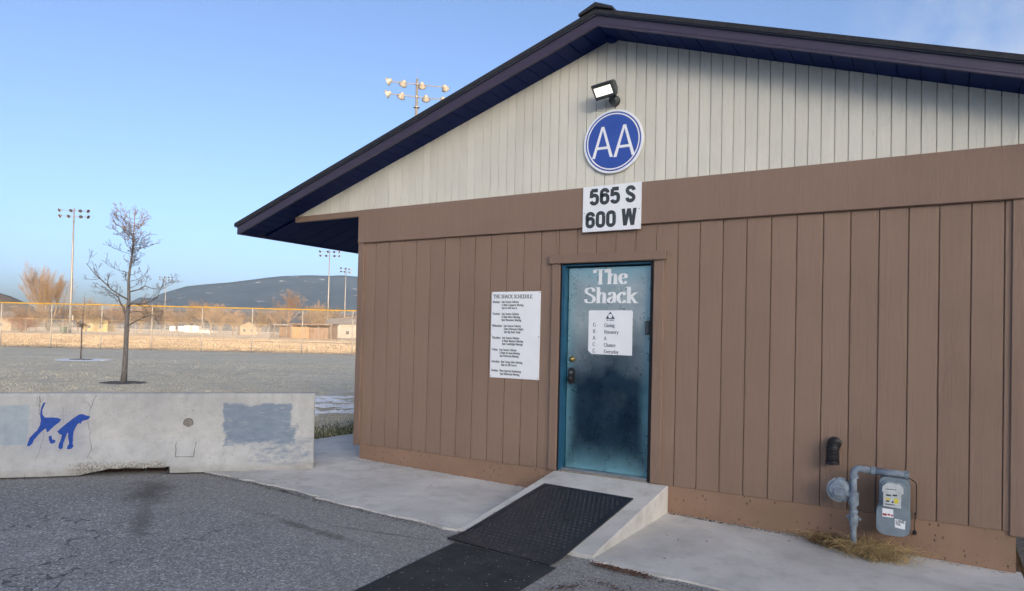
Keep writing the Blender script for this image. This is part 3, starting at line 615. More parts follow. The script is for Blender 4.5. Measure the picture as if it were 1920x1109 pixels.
obj('lettering', text_vf('Shack', 3.232, 1.868, .145, YD, width=.562, center=True, dz=-.006, thick=.19, thin=.06, serif=.25, n=8), M['white_print'], door)
My = Matrix.Rotation(math.pi / 2, 4, 'X')          # local z -> -y
def onwall(x, y, z): return Matrix.Translation((x, y, z)) @ My
obj('deadbolt', MB().lathe([(.030, 0), (.030, .006), (.024, .012), (.022, .022), (.013, .026), (.012, .034), (.0, .035)], onwall(2.838, .0595, 1.308), 18).vf, M['brass'], door, smooth=True)
kp = obj('keypad_lock', MB().prism([(2.808 + .03 + .032 * math.cos(a) * (1 if True else 0), 1.142 + (.052 if math.sin(a) > 0 else -.052) + .03 * math.sin(a)) for a in [2 * math.pi * i / 20 for i in range(20)]], .030, .0595).vf, M['black'], door)
obj('knob', MB().lathe([(.016, 0), (.016, .012), (.026, .022), (.028, .036), (.020, .046), (.0, .048)], onwall(2.842, .03, 1.118), 16).vf, M['black'], kp, smooth=True)
obj('keys', MB().box(2.825, 2.832, .027, .0298, 1.165, 1.19).box(2.836, 2.843, .027, .0298, 1.165, 1.19).box(2.847, 2.854, .027, .0298, 1.165, 1.19).vf, M['steel'], kp)
obj('latch_guard', MB().bbox(3.600, 3.650, .022, .0595, 1.565, 1.695, .010).vf, M['lamp_body'], door)

# ------------------------------------------------------------------ ramp and mats
RX0, RX1, RYF = 2.690, 3.862, -1.605
def rz(y): return .197 + .225 / 1.605 * y
rv = []
n = 12
for i in range(n + 1):
    y = -.004 + (RYF + .004) * i / n
    wl_ = .004 * mnoise.noise(Vector((i * .7, 0, 1))); wr = .004 * mnoise.noise(Vector((i * .7, 4, 1))); z = max(rz(y), gz(3.3) + .001)
    bl = min(.008, max(.0, (z - gz(3.3)) * .3))
    rv += [(RX0 + wl_, y, -.12), (RX0 + wl_, y, z - bl), (RX0 + wl_ + .008, y, z), (RX1 + wr - .008, y, z), (RX1 + wr, y, z - bl - .001), (RX1 + wr, y, -.12)]
rf = [(i * 6 + j, i * 6 + j + 1, (i + 1) * 6 + j + 1, (i + 1) * 6 + j) for i in range(n) for j in range(5)] + [(0, 5, 4, 3, 2, 1), tuple(n * 6 + j for j in range(6))]
obj('entrance_ramp', (rv, rf), M['ramp'], origin=(3.28, -.8, -.03), label='pale concrete ramp sloping up to the blue door', cat='ramp')
def mat_surface(corners, ny, nx, lift):
    """corners fl, fr, br, bl on plan; returns function (u,v)->point following ramp and ground"""
    fl, fr, br, bl = (Vector((a, b, 0)) for a, b in corners)
    def P(u, v, h=0.0):
        p = fl * (1 - u) * (1 - v) + fr * u * (1 - v) + br * u * v + bl * (1 - u) * v
        z = max(rz(p.y), gz(p.x) - .010 + .001)
        return Vector((p.x, p.y, z + lift + h))
    return P
def mat_sheet(P, nu, nv, th, u0=0., u1=1., v0=0., v1=1.):
    v = []; f = []
    for j in range(nv + 1):
        for i in range(nu + 1):
            q = P(u0 + (u1 - u0) * i / nu, v0 + (v1 - v0) * j / nv); v.append(tuple(q))
    nt = len(v); v += [(a, b, c - th) for a, b, c in v]; w = nu + 1
    for j in range(nv):
        for i in range(nu): f.append((j * w + i, j * w + i + 1, (j + 1) * w + i + 1, (j + 1) * w + i))
    ring = [i for i in range(w)] + [j * w + nu for j in range(1, nv + 1)] + [nv * w + i for i in range(nu - 1, -1, -1)] + [j * w for j in range(nv - 1, 0, -1)]
    for a, b in zip(ring, ring[1:] + ring[:1]): f.append((b, a, a + nt, b + nt))
    return v, f
mt = empty('door_mat', (3.25, -1.1, .05), 'black rubber mat with a diamond tread lying up the ramp', 'mat')
P1 = mat_surface(((2.768, -1.865), (3.682, -1.925), (3.706, -.452), (2.806, -.408)), 20, 6, .009)
obj('base_sheet', mat_sheet(P1, 8, 26, .008), M['rubber'], mt)
brd = MB()
for (u0, u1, v0, v1) in ((0, .045, 0, 1), (.955, 1, 0, 1), (.0455, .9545, 0, .028), (.0455, .9545, .972, 1)):
    v, f = mat_sheet(lambda u, v: P1(u, v, .003), 2 if u1 - u0 < .5 else 8, 26 if v1 - v0 > .5 else 2, .004, u0, u1, v0, v1); brd.add(v, f)
obj('raised_border', brd.vf, M['rubber'], mt)
tr = MB(); NU, NV = 18, 26
for j in range(NV):
    for i in range(NU):
        u = .055 + .89 * (i + .5 + (.5 if j % 2 else 0)) / (NU + .5); v = .037 + .926 * (j + .5) / NV
        du, dv = .36 * .89 / NU, .40 * .926 / NV * 1.6
        pts = [P1(u - du, v, .0012), P1(u, v - dv * .5, .0012), P1(u + du, v, .0012), P1(u, v + dv * .5, .0012)]; top = P1(u, v, .0075)
        tr.add(pts + [top], [(0, 1, 4), (1, 2, 4), (2, 3, 4), (3, 0, 4)])
M['rubber_dust'] = simple('dusty_rubber_tread', (.05, .054, .062), .5, 0, .5, 5, .3, 150)
obj('tread', tr.vf, M['rubber_dust'], mt, kind='stuff')
m2 = empty('runner_mat', (3.3, -2.6, -.03), 'thin worn ribbed black mat on the asphalt below the ramp', 'mat')
P2 = mat_surface(((2.985, -3.46), (3.775, -3.38), (3.735, -1.93), (2.862, -1.90)), 10, 4, .003)
obj('base_sheet', mat_sheet(P2, 6, 10, .0045), M['rubber2'], m2)
rb = MB()
for i in range(64):
    u = .012 + .976 * (i + .5) / 64; w = .0042
    for j in range(8):
        v0, v1 = .015 + .97 * j / 8, .015 + .97 * (j + 1) / 8
        a, b, c, d = P2(u - w, v0, .0006), P2(u + w, v0, .0006), P2(u + w, v1, .0006), P2(u - w, v1, .0006); e, g = P2(u, v0, .0034), P2(u, v1, .0034)
        rb.add([a, b, c, d, e, g], [(0, 4, 5, 3), (4, 1, 2, 5)])
obj('tread', rb.vf, M['rubber2'], m2, kind='stuff')

# ------------------------------------------------------------------ signs and lamp on the wall
# round sign
AX, AZ, AR = 3.262, 3.410, .308
sg = empty('round_sign', (AX, -.03, AZ - AR), 'round blue sign with white ring and the letters AA under the lamp', 'sign')
def disc(r0, r1, y, name, mat, n=64):
    v = []; f = []
    for i in range(n):
        a = 2 * math.pi * i / n
        v += [(AX + r0 * math.cos(a), y, AZ + r0 * math.sin(a)), (AX + r1 * math.cos(a), y, AZ + r1 * math.sin(a))]
    f = [(2 * i, 2 * ((i + 1) % n), 2 * ((i + 1) % n) + 1, 2 * i + 1) for i in range(n)] if r0 > 0 else [tuple(2 * i + 1 for i in range(n))[::-1]]
    return obj(name, (v, f), mat, sg)
obj('plate', MB().lathe([(AR, 0), (AR, .009), (AR - .003, .012)], onwall(AX, -.018, AZ), 64).vf, M['white'], sg)
disc(0, AR - .022, -.0309, 'blue_field', M['sign_blue'])
disc(AR - .048, AR - .036, -.0318, 'white_ring', M['white_print'])
def aslant(x0, z0, x1, z1, w0, w1, y): return [(x0 - w0, y, z0), (x0 + w0, y, z0), (x1 + w1, y, z1), (x1 - w1, y, z1)]
for cx, dz in ((-.106, .003), (.118, -.003)):
    x = AX + cx; zb, zt = AZ - .152 + dz, AZ + .150 + dz; lt = MB()
    lt.add(aslant(x - .093, zb, x - .002, zt, .016, .0125, -.0322), [(0, 1, 2, 3)]); lt.add(aslant(x + .093, zb, x + .002, zt, .016, .0125, -.0323), [(0, 1, 2, 3)])
    zc = zb + .095; hw = .093 - .091 * .095 / .302; lt.add([(x - hw, -.0324, zc - .013), (x + hw, -.0324, zc - .013), (x + hw - .008, -.0324, zc + .013), (x - hw + .008, -.0324, zc + .013)], [(0, 1, 2, 3)])
    obj('letter', lt.vf, M['white_print'], sg)
for (x, z) in ((AX, AZ + .278), (AX, AZ - .28)): obj('screw', MB().lathe([(.006, 0), (.005, .003)], onwall(x, -.032, z), 8).vf, M['screw'], sg)
# address sign
ad = empty('address_sign', (3.266, -.045, 2.55), 'white rectangular sign reading 565 S 600 W above the door', 'sign')
obj('plate', MB().bbox(2.966, 3.566, -.046, -.037, 2.549, 2.990, .002).vf, M['white'], ad)
def arc(cx, cz, r, a0, a1, n=7): return [(cx + r * math.cos(math.radians(a0 + (a1 - a0) * i / n)), cz + r * 1.0 * math.sin(math.radians(a0 + (a1 - a0) * i / n))) for i in range(n + 1)]
HB = {'0': (.56, [arc(.28, .72, .17, 0, 180) + arc(.28, .28, .17, 180, 360) + [(.45, .72)]]),
      '6': (.56, [arc(.28, .72, .17, -8, 180) + arc(.28, .28, .17, 180, 360) + arc(.28, .42, .17, 0, 160)]),
      '5': (.56, [[(.47, .89), (.11, .89)], [(.135, .89), (.115, .46)], arc(.28, .44, .17, 150, 0) + arc(.28, .28, .17, 0, -175)]),
      'S': (.58, [arc(.29, .72, .175, -5, 200) + [(.2, .56), (.38, .44)] + arc(.29, .28, .175, 20, -185)])}
def bold_vf(txt, x, z, h, w, th):
    mb = MB(); tot = sum(HB[c][0] for c in txt); sx = w / tot; x0 = x - w / 2; k = 0
    for c in txt:
        for P in HB[c][1]:
            Q = [(x0 + a * sx, z + b * h) for a, b in P]; L = []; n = len(Q)
            for i, q in enumerate(Q):
                a, b = Q[max(0, i - 1)], Q[min(n - 1, i + 1)]
                if P[0][0] == P[-1][0] and abs(P[0][1] - P[-1][1]) < 1e-6 and i in (0, n - 1): a, b = Q[-2], Q[1]
                dx, dz = b[0] - a[0], b[1] - a[1]; l = math.hypot(dx, dz) or 1; L.append((q[0] - dz / l * th, q[1] + dx / l * th, q[0] + dz / l * th, q[1] - dx / l * th))
            y = -.0463 - .00005 * (k % 9); k += 1
            mb.add([(p[0], y, p[1]) for p in L] + [(p[2], y, p[3]) for p in L], [(j, n + j, n + j + 1, j + 1) for j in range(n - 1)])
        x0 += HB[c][0] * sx
    return mb.vf
for txt, x, z, wd in (('565', 3.195, 2.802, .325), ('S', 3.459, 2.803, .112), ('600', 3.157, 2.582, .325)):
    obj('lettering', bold_vf(txt, x, z, .163, wd, .0178), M['dark_print'], ad)
def slant(x0, z0, x1, z1, w, y): return [(x0 - w, y, z0), (x0 + w, y, z0), (x1 + w, y, z1), (x1 - w, y, z1)]
wv_ = MB(); zl, zh = 2.588, 2.749
for k, (xa, za, xb, zb) in enumerate(((3.408, zl, 3.390, zh), (3.410, zl, 3.446, zh), (3.482, zl, 3.448, zh), (3.484, zl, 3.506, zh))): wv_.add(slant(xa, za, xb, zb, .0175, -.0463 - .00006 * k), [(0, 1, 2, 3)])
obj('lettering', wv_.vf, M['dark_print'], ad)
for (x, z) in ((2.982, 2.735), (3.548, 2.74)): obj('screw', MB().lathe([(.005, 0), (.004, .003)], onwall(x, -.046, z), 8).vf, M['screw'], ad)
# schedule
sc = empty('schedule_sign', (2.2, -.01, 1.08), 'tall white board with the printed weekly meeting schedule left of door', 'sign')
obj('plate', MB().bbox(1.905, 2.497, -.011, -.003, 1.083, 1.984, .002).vf, M['white'], sc)
obj('lettering', text_vf('THE SHACK SCHEDULE', 1.928, 1.918, .036, -.0113, width=.475, dz=-.01, thick=.19, thin=.10, serif=.26), M['dark_print'], sc)
sched = [('Mondays:', ['7am Sunrise Sobriety', '5:30pm Computer Meeting', '7pm As Bill Sees It']), ('Tuesdays:', ['7am Sunrise Sobriety', "6:30pm Men's Meeting", '8pm Newcomer Meeting']),
         ('Wednesdays:', ['7am Sunrise Sobriety', '12pm Afternoon Delight', '7pm Big Book Study']), ('Thursdays:', ['7am Sunrise Sobriety', "6:30pm Women's Meeting", '8pm Candlelight Meeting']),
         ('Fridays:', ['7am Sunrise Sobriety', '5:30pm Al-Anon Meeting', '7pm Reflection Meeting']), ('Saturdays:', ['8am Living Sober Meeting', '8pm As Bill Sees It']), ('Sundays:', ['10am Spiritual Awakening', '7pm Meditation Meeting'])]
zz = 1.868
for day, lines in sched:
    st, w = text_strokes(day, .15, .07, .22); hh = .0225
    obj('lettering', text_vf(day, 1.922, zz, hh, -.0113, dz=-.008, thick=.2, thin=.10, serif=.24, xs=.92, n=2), M['dark_print'], sc)
    for i, ln in enumerate(lines):
        obj('lettering', text_vf(ln, 1.922 + w * hh * .93 + .012 + (.004 if i else 0), zz - .001, hh, -.0113, dz=-.008, thick=.2, thin=.10, serif=.24, xs=.92, n=2), M['dark_print'], sc); zz -= .0315
    zz -= .0305
for (x, z) in ((1.918, 1.972), (2.485, 1.972), (1.918, 1.53), (2.485, 1.52), (1.918, 1.096), (2.485, 1.096)): obj('screw', MB().lathe([(.005, 0), (.004, .003)], onwall(x, -.011, z), 8).vf, M['screw'], sc)
# GRACE notice on the door
gs = empty('door_notice', (3.235, .055, 1.36), 'white notice with clipped corner spelling GRACE on the blue door', 'sign')
gx0, gx1, gz0, gz1 = 3.008, 3.464, 1.362, 1.792
obj('plate', MB().prism([(gx0, gz0 + .035), (gx0 + .038, gz0 + .004), (gx1, gz0), (gx1, gz1 - .012), (gx1 - .012, gz1), (gx0 + .008, gz1), (gx0, gz1 - .008)], .053, .0585).vf, M['white'], gs)
YG = .0525
for i, (a, wd) in enumerate((('G', 'Giving'), ('R', 'Recovery'), ('A', 'A'), ('C', 'Chance'), ('E', 'Everyday'))):
    z = 1.634 - i * .0635
    obj('lettering', text_vf(a + ' -', gx0 + .048, z, .036, YG, dz=-.01, thick=.17, thin=.06, serif=.24), M['navy_print'], gs)
    obj('lettering', text_vf(wd, gx0 + .168, z - .003, .034, YG, dz=-.01, thick=.17, thin=.06, serif=.22), M['navy_print'], gs)
obj('lettering', text_vf('AL-ANON', gx0 + .228, 1.690, .013, YG, width=.08, center=True, thick=.18, thin=.09, serif=.2), M['navy_print'], gs)
tx, tz = gx0 + .228, 1.709
tri = [(tx - .05, tz), (tx + .05, tz), (tx, tz + .072)]; nci = 24; cr, ccz = .021, tz + .028
outer = []
for i in range(nci):
    a = 2 * math.pi * i / nci; d = Vector((math.cos(a), math.sin(a))); best = 9
    for (p, q) in ((tri[0], tri[1]), (tri[1], tri[2]), (tri[2], tri[0])):
        e = Vector((q[0] - p[0], q[1] - p[1])); den = d.x * e.y - d.y * e.x
        if abs(den) < 1e-9: continue
        w_ = Vector((p[0] - tx, p[1] - ccz)); s_ = (w_.x * e.y - w_.y * e.x) / den; tt = (w_.x * d.y - w_.y * d.x) / den
        if s_ > 0 and -.001 <= tt <= 1.001: best = min(best, s_)
    outer.append((tx + d.x * best, YG, ccz + d.y * best))
inner = [(tx + cr * math.cos(2 * math.pi * i / nci), YG, ccz + cr * math.sin(2 * math.pi * i / nci)) for i in range(nci)]
obj('emblem', (outer + inner, [(i, (i + 1) % nci, nci + (i + 1) % nci, nci + i) for i in range(nci)] ), M['navy_print'], gs)
# flood lamp
fl = empty('wall_lamp', (3.262, -.02, 3.80), 'lit grey flood lamp fixed high on the cream gable', 'lamp')
obj('mount', MB().lathe([(.050, 0), (.052, .010), (.048, .05), (.042, .072), (.0, .075)], onwall(3.270, -.001, 3.802), 22).vf, M['lamp_body'], fl, smooth=True)
LM = Matrix.Translation((3.232, -.165, 3.878)) @ Matrix.Rotation(math.radians(-6), 4, 'Z') @ Matrix.Rotation(math.radians(-4), 4, 'Y') @ Matrix.Rotation(math.radians(38), 4, 'X')
hb = MB()
w2, d2 = .108, .046
prof = [(-.075, -d2), (.075, -d2), (.066, .0), (.035, .062), (-.035, .062), (-.066, 0)]     # local z, y
n = len(prof); v = [LM @ Vector((sx * (w2 if abs(z) > .06 else w2 - .012), y, z)) for sx in (-1, 1) for z, y in prof]
hb.add(v, [tuple(range(n)), tuple(range(2 * n - 1, n - 1, -1))] + [(i, i + n, (i + 1) % n + n, (i + 1) % n) for i in range(n)])
obj('housing', hb.vf, M['lamp_body'], fl)
obj('lens', MB().box(-.090, .090, -.051, -.0465, -.042, .042, LM).vf, M['led'], fl)
rim = MB()
for (a, b, c, d) in ((-.106, .106, .043, .066), (-.106, .106, -.066, -.043), (-.106, -.091, -.0425, .0425), (.091, .106, -.0425, .0425)): rim.box(a, b, -.056, -.0463, c, d, LM)
obj('rim', rim.vf, M['lamp_body'], fl)
obj('arm', MB().tube([(3.262, -.08, 3.805), (3.250, -.11, 3.83), tuple(LM @ Vector((0, .03, -.02)))], .018, 10).vf, M['lamp_body'], fl)

# ------------------------------------------------------------------ vent hose and gas meter
vh = empty('vent_hose', (5.235, -.05, .58), 'short black ribbed vent hose hooking down out of the wall', 'vent')
pts = []; rad = []
for i in range(61):
    k = i / 60
    if k < .30: p = Vector((5.240, .01 - .055 * (k / .30), .722))
    else:
        a = min(1, (k - .30) / .42) * math.pi / 2; p = Vector((5.240 - .004 * a, -.045 - .05 * math.sin(a), .722 - .05 * (1 - math.cos(a))))
        if k > .72: p.z -= .10 * (k - .72) / .28
    pts.append(p); rad.append(.047 + (.0035 if (i // 2) % 2 else -.0025))
obj('hose', MB().tube(pts, rad, 18).vf, M['black'], vh)
obj('cuff', MB().lathe([(.044, 0), (.0525, .001), (.0525, .032), (.046, .033)], Matrix.Translation((5.234, -.095, .560)), 18).vf, M['black'], vh)
gm = empty('gas_meter', (5.55, -.2, -.06), 'grey blue gas meter with pipework and stickers by the wall', 'gas meter')
GY = -.20; PXX = 5.400
rs = MB().tube([(PXX + .004, GY, -.10), (PXX, GY, .08), (PXX, GY, .20)], .021, 14).tube([(PXX, GY, .2), (PXX - .002, GY, .34)], .023, 14).tube([(PXX - .002, GY, .34), (PXX - .003, GY, .50)], .024, 14)
obj('riser_pipe', rs.vf, M['gas'], gm, smooth=True)
for z, r, h in ((.140, .030, .03), (.235, .031, .025), (.335, .036, .10), (.505, .032, .03)): obj('pipe_fitting', MB().tube([(PXX, GY, z - h / 2), (PXX, GY, z + h / 2)], r, 14).vf, M['gas'], gm)
vb = MB().lathe([(.026, -.035), (.034, -.02), (.034, .02), (.026, .035)], Matrix.Translation((PXX, GY, .185)), 14)
vb.tube([(PXX - .05, GY - .002, .19), (PXX + .05, GY - .002, .178)], .014, 8); vb.box(PXX - .012, PXX + .012, GY - .06, GY - .03, .165, .205)
obj('shutoff_valve', vb.vf, M['gas'], gm)
el = [(PXX - .003, GY, .50)] + [(PXX - .003 + .045 * (1 - math.cos(a)), GY, .52 + .045 * math.sin(a)) for a in [math.pi / 2 * i / 6 for i in range(7)]] + [(PXX + .12, GY, .562)]
obj('elbow', MB().tube(el, .027, 14).vf, M['gas'], gm, smooth=True)
obj('top_pipe', MB().tube([(PXX + .08, GY, .562), (5.535, GY - .002, .560)], .021, 14).tube([(5.535, GY - .002, .560), (5.765, GY - .004, .556)], .026, 14).vf, M['gas'], gm, smooth=True)
obj('union', MB().tube([(5.515, GY, .561), (5.545, GY, .560)], .033, 12).vf, M['gas'], gm); obj('union', MB().tube([(5.742, GY - .004, .5565), (5.768, GY - .004, .556)], .031, 12).vf, M['gas'], gm)
reg = obj('regulator', MB().lathe([(.0, -.028), (.05, -.026), (.082, -.012), (.084, .0), (.096, .001), (.096, .010), (.084, .011), (.078, .024), (.05, .036), (.0, .038)], onwall(5.300, GY + .02, .385) @ Matrix.Rotation(math.radians(8), 4, 'Y'), 28).vf, M['gas'], gm, smooth=False)
obj('regulator_plate', MB().bbox(5.262, 5.338, GY - .036, GY - .016, .345, .405, .004).vf, M['gas'], reg)
obj('regulator_neck', MB().tube([(5.345, GY, .365), (PXX, GY, .345)], .024, 12).vf, M['gas'], reg)
bt = MB()
for i in range(8):
    a = math.pi * 2 * (i + .3) / 8; bt.lathe([(.006, 0), (.005, .006)], onwall(5.300 + .090 * math.cos(a), GY + .010, .385 + .090 * math.sin(a)), 6)
obj('bolts', bt.vf, M['screw'], reg)
MX0, MX1 = 5.560, 5.775
def rrect(x0, x1, z0, z1, r, n=6):
    out = []
    for cx, cz, a0 in ((x1 - r, z1 - r, 0), (x0 + r, z1 - r, 90), (x0 + r, z0 + r, 180), (x1 - r, z0 + r, 270)):
        for i in range(n + 1):
            a = math.radians(a0 + 90 * i / n); out.append((cx + r * math.cos(a), cz + r * math.sin(a)))
    return out
body = obj('meter_body', MB().prism(rrect(MX0 + .012, MX1 - .002, .12, .528, .045)[::-1], GY - .01, GY + .13).vf, M['gas2'], gm)
obj('lower_case', MB().prism(rrect(MX0, MX1, .105, .335, .06)[::-1], GY - .055, GY - .0102).prism(rrect(MX0 - .006, MX1 + .006, .099, .341, .064)[::-1], GY - .03, GY - .018).vf, M['gas2'], body)
bt = MB()
for x, z in ((MX0 + .008, .16), (MX0 + .008, .28), (MX1 - .008, .16), (MX1 - .008, .28), (MX0 + .07, .108), (MX1 - .07, .108), (MX1 - .008, .32)): bt.lathe([(.008, 0), (.007, .008)], onwall(x, GY - .030, z), 6)
obj('bolts', bt.vf, M['gas2'], body)
obj('upper_case', MB().prism(rrect(MX0 + .022, MX1 - .022, .34, .505, .05)[::-1], GY - .045, GY - .0101).vf, M['gas2'], body)
obj('index_cover', MB().prism([(MX0 + .045, .322), (MX1 - .055, .318), (MX1 - .055, .42), (MX1 - .04, .425), (MX1 - .042, .465), (MX1 - .07, .495), (MX0 + .07, .497), (MX0 + .04, .47), (MX0 + .035, .43), (MX0 + .045, .425)], GY - .085, GY - .0452).vf, M['gas_light'], body)
ys_ = GY - .0856
obj('label_print', MB().box(MX0 + .062, MX0 + .095, ys_, ys_ + .0004, .400, .412).box(MX0 + .105, MX0 + .135, ys_, ys_ + .0004, .404, .416).box(MX0 + .06, MX0 + .13, ys_, ys_ + .0004, .448, .453).box(MX0 + .055, MX0 + .12, ys_, ys_ + .0004, .336, .342).box(MX0 + .063, MX0 + .085, ys_, ys_ + .0004, .357, .368).box(MX0 + .1, MX0 + .112, ys_, ys_ + .0004, .352, .366).vf, M['dark_print'], body)
obj('label_print', box(MX0 + .058, MX0 + .092, ys_, ys_ + .0004, .372, .385), M['paint_yellow'], body); obj('label_print', box(MX0 + .116, MX0 + .142, ys_, ys_ + .0004, .352, .388), M['paint_yellow'], body)
YS = GY - .0562
obj('sticker', box(MX0 + .038, MX0 + .110, YS, YS + .001, .238, .300), M['white'], body)
obj('sticker_print', MB().box(MX0 + .040, MX0 + .068, YS - .0004, YS - .0001, .246, .263).box(MX0 + .072, MX0 + .090, YS - .0004, YS - .0001, .250, .264).box(MX0 + .093, MX0 + .108, YS - .0004, YS - .0001, .247, .260).vf, M['paint_red'], body)
obj('sticker', MB().prism([(MX0 + .122, .170), (MX0 + .186, .162), (MX0 + .19, .225), (MX0 + .12, .233)], YS, YS + .001).vf, M['white'], body)
obj('sticker_print', text_vf('LOVE', MX0 + .155, .209, .018, YS - .0003, width=.058, center=True, dz=-.05, thick=.24, thin=.2, serif=0), M['dark_print'], body)
obj('sticker_print', text_vf('THE', MX0 + .142, .188, .015, YS - .0003, width=.034, center=True, dz=-.05, thick=.22, thin=.18, serif=0), M['dark_print'], body)
w_ = MB().tube([(5.77, GY - .02, .535), (5.80, -.12, .50), (5.812, -.06, .47), (5.812, -.03, .40), (5.812, -.025, .25), (5.800, -.028, .16), (5.803, -.03, .115)], .0035, 6)
obj('sensor_wire', w_.vf, M['black'], gm)
obj('sensor_plug', MB().lathe([(.0, -.018), (.013, -.014), (.015, .006), (.006, .02), (.0, .022)], Matrix.Translation((5.803, -.032, .10)), 10).tube([(5.803, -.03, .23), (5.807, -.03, .255)], .005, 6).vf, M['black'], gm)

# ------------------------------------------------------------------ concrete barrier
BL, BH = 3.66, .805
def bprof(z):      # how far the face stands back from its toe
    if z < .075: return 0.0
    if z < .33: return .178 * (z - .075) / .255
    return .178 + .052 * (z - .33) / (BH - .33)
BASEW = .61
def bpt(s, z, off=0.0):
    """point on the face: s from the right end along the barrier, z above the ground"""
    p = B0 + BU * s - BN * (bprof(z) - off); return Vector((p.x, p.y, .022 + z))
def bottom(s):
    if 1.432 < s < 2.30:
        if s < 1.46: return .075
        lift = .060 + .012 * mnoise.noise(Vector((s * 9, 0, 0)))
        if s > 2.02: lift *= max(.0, 1 - (s - 2.02) / .25)
        return max(.0, lift + .012 * mnoise.noise(Vector((s * 25, 3, 0))))
    return .004 * (1 + mnoise.noise(Vector((s * 6, 9, 0))))
ss = [0, .006, .018, .04] + [.08 + .04 * i for i in range(int((BL - .16) / .04))] + [1.4315, 1.433] + [BL - .05, BL - .018, BL - .005, BL]; ss = sorted(set(ss))
zs_ = [0, .035, .075, .09, .15, .22, .28, .32, .33, .345, .42, .5, .58, .66, .72, .77, .79, .80, BH]
bv = []; bw = []
for s in ss:
    er = 0.022 * (1 - math.sqrt(max(0, 1 - (1 - min(1, min(s, BL - s) / .04)) ** 2)))
    zb0 = bottom(s); ring = []
    for z in zs_:
        zz_ = max(z, zb0 + .0004 * z) if z < .12 else z
        if zb0 > 0 and z == 0: zz_ = zb0
        tr_ = .014 * max(0, (z - .785) / .02) if z > .785 else 0
        chip = 0
        if s < .16 and z < .14: chip = .05 * max(0, 1 - s / .16) * (1 - z / .14) * (1 + .6 * mnoise.noise(Vector((s * 40, z * 40, 1))))
        if 1.46 < s < 2.35 and z < .16: chip += .022 * (1 - z / .16) * (1 + mnoise.noise(Vector((s * 20, z * 20, 5))))
        w_ = .0018 * mnoise.noise(Vector((s * 7, z * 9, 0)))
        ring.append((zz_, er + tr_ + chip + w_))
    for (z, back) in ring:
        p = B0 + BU * s - BN * (bprof(z) + back); bv.append((p.x, p.y, .022 + z))
    for (z, back) in reversed(ring):
        p = B0 + BU * s - BN * (BASEW - bprof(z) - back); bv.append((p.x, p.y, .022 + z))
nr = 2 * len(zs_); bf = []
for i in range(len(ss) - 1):
    for j in range(nr): j2 = (j + 1) % nr; bf.append((i * nr + j, i * nr + j2, (i + 1) * nr + j2, (i + 1) * nr + j))
bf.append(tuple(range(nr))[::-1]); bf.append(tuple((len(ss) - 1) * nr + j for j in range(nr)))
t = NT('weathered_barrier_concrete')
px = t.xyz(t.pos); su = t.math('ADD', t.math('MULTIPLY', t.math('SUBTRACT', px[0], B0.x), BU.x), t.math('MULTIPLY', t.math('SUBTRACT', px[1], B0.y), BU.y)); sz = t.math('SUBTRACT', px[2], .022)
cu = t.n.new('ShaderNodeCombineXYZ'); t.l.new(su, cu.inputs[0]); t.l.new(sz, cu.inputs[2]); uv = cu.outputs[0]
b1 = t.noise(uv, 1.6, 6, .62); b2 = t.noise(uv, 9, 5, .65); fine = t.noise(t.pos, 130, 3, .7); drip = t.noise(t.map(uv, (14, 1, 1.2)), 1, 4, .6)
cc = t.mix(t.ramp(b1, .34, .68), (.37, .375, .365), (.53, .53, .51)); cc = t.mix(t.ramp(b2, .47, .70, 0, .6), cc, (.34, .34, .325)); cc = t.mix(t.ramp(t.noise(t.map(uv, (1, 1, 1), (3, 0, 8)), 4, 6, .7), .5, .68, 0, .4), cc, (.55, .56, .55)); cc = t.mix(t.ramp(fine, .4, .7, 0, .35), cc, (.24, .25, .25))
cc = t.mix(t.math('MULTIPLY', t.ramp(drip, .45, .7), t.ramp(sz, .60, .80, 0, .5)), cc, (.27, .27, .255))
pv = t.vor(uv, 19); pit = t.math('MULTIPLY', t.ramp(pv, .11, .06), t.ramp(t.noise(uv, 2.5, 3), .42, .52)); cc = t.mix(t.math('MULTIPLY', pit, .85), cc, (.09, .09, .085))
def patch(u0, u1, z0, z1, wob, nsc, soft, seed, stretch=(1, 1, 1)):
    nn = t.math('MULTIPLY', t.math('SUBTRACT', t.noise(t.map(uv, stretch, (seed, 0, seed)), nsc, 5, .7), .5), wob)
    e = t.math('MINIMUM', t.math('MINIMUM', t.math('SUBTRACT', su, u0), t.math('SUBTRACT', u1, su)), t.math('MINIMUM', t.math('SUBTRACT', sz, z0), t.math('SUBTRACT', z1, sz)))
    return t.ramp(t.math('ADD', e, nn), -soft, soft)
pb = t.mix(t.ramp(t.noise(t.map(uv, (1, 1, 3)), 7, 5, .6), .35, .7), (.14, .19, .255), (.20, .255, .32))
scuff = t.ramp(t.noise(t.map(uv, (2, 1, 9)), 3.2, 5, .7), .56, .64)
pm = t.math('MAXIMUM', patch(.255, .945, .40, .685, .19, 4, .008, 2), patch(.20, .92, .27, .45, .24, 5, .015, 5, (1, 1, 2)))
pm = t.math('MULTIPLY', pm, t.math('SUBTRACT', 1.0, t.math('MULTIPLY', scuff, .55)))
lo_ = t.math('MULTIPLY', patch(.02, .66, .07, .30, .22, 5, .05, 9, (1, 1, 2.5)), t.ramp(t.noise(t.map(uv, (1.2, 1, 4), (4, 0, 1)), 6, 5, .7), .44, .60, 0, .8))
pm = t.math('MAXIMUM', pm, lo_)
cc = t.mix(t.math('MULTIPLY', pm, .88), cc, pb); cc = t.mix(t.math('MULTIPLY', patch(2.27, 2.78, .25, .62, .10, 4, .09, 7), .16), cc, (.03, .09, .34))
lm = t.math('MULTIPLY', patch(2.775, 3.35, .30, .69, .035, 7, .008, 4), t.ramp(t.noise(uv, 4, 5, .6), .25, .6, .72, .95))
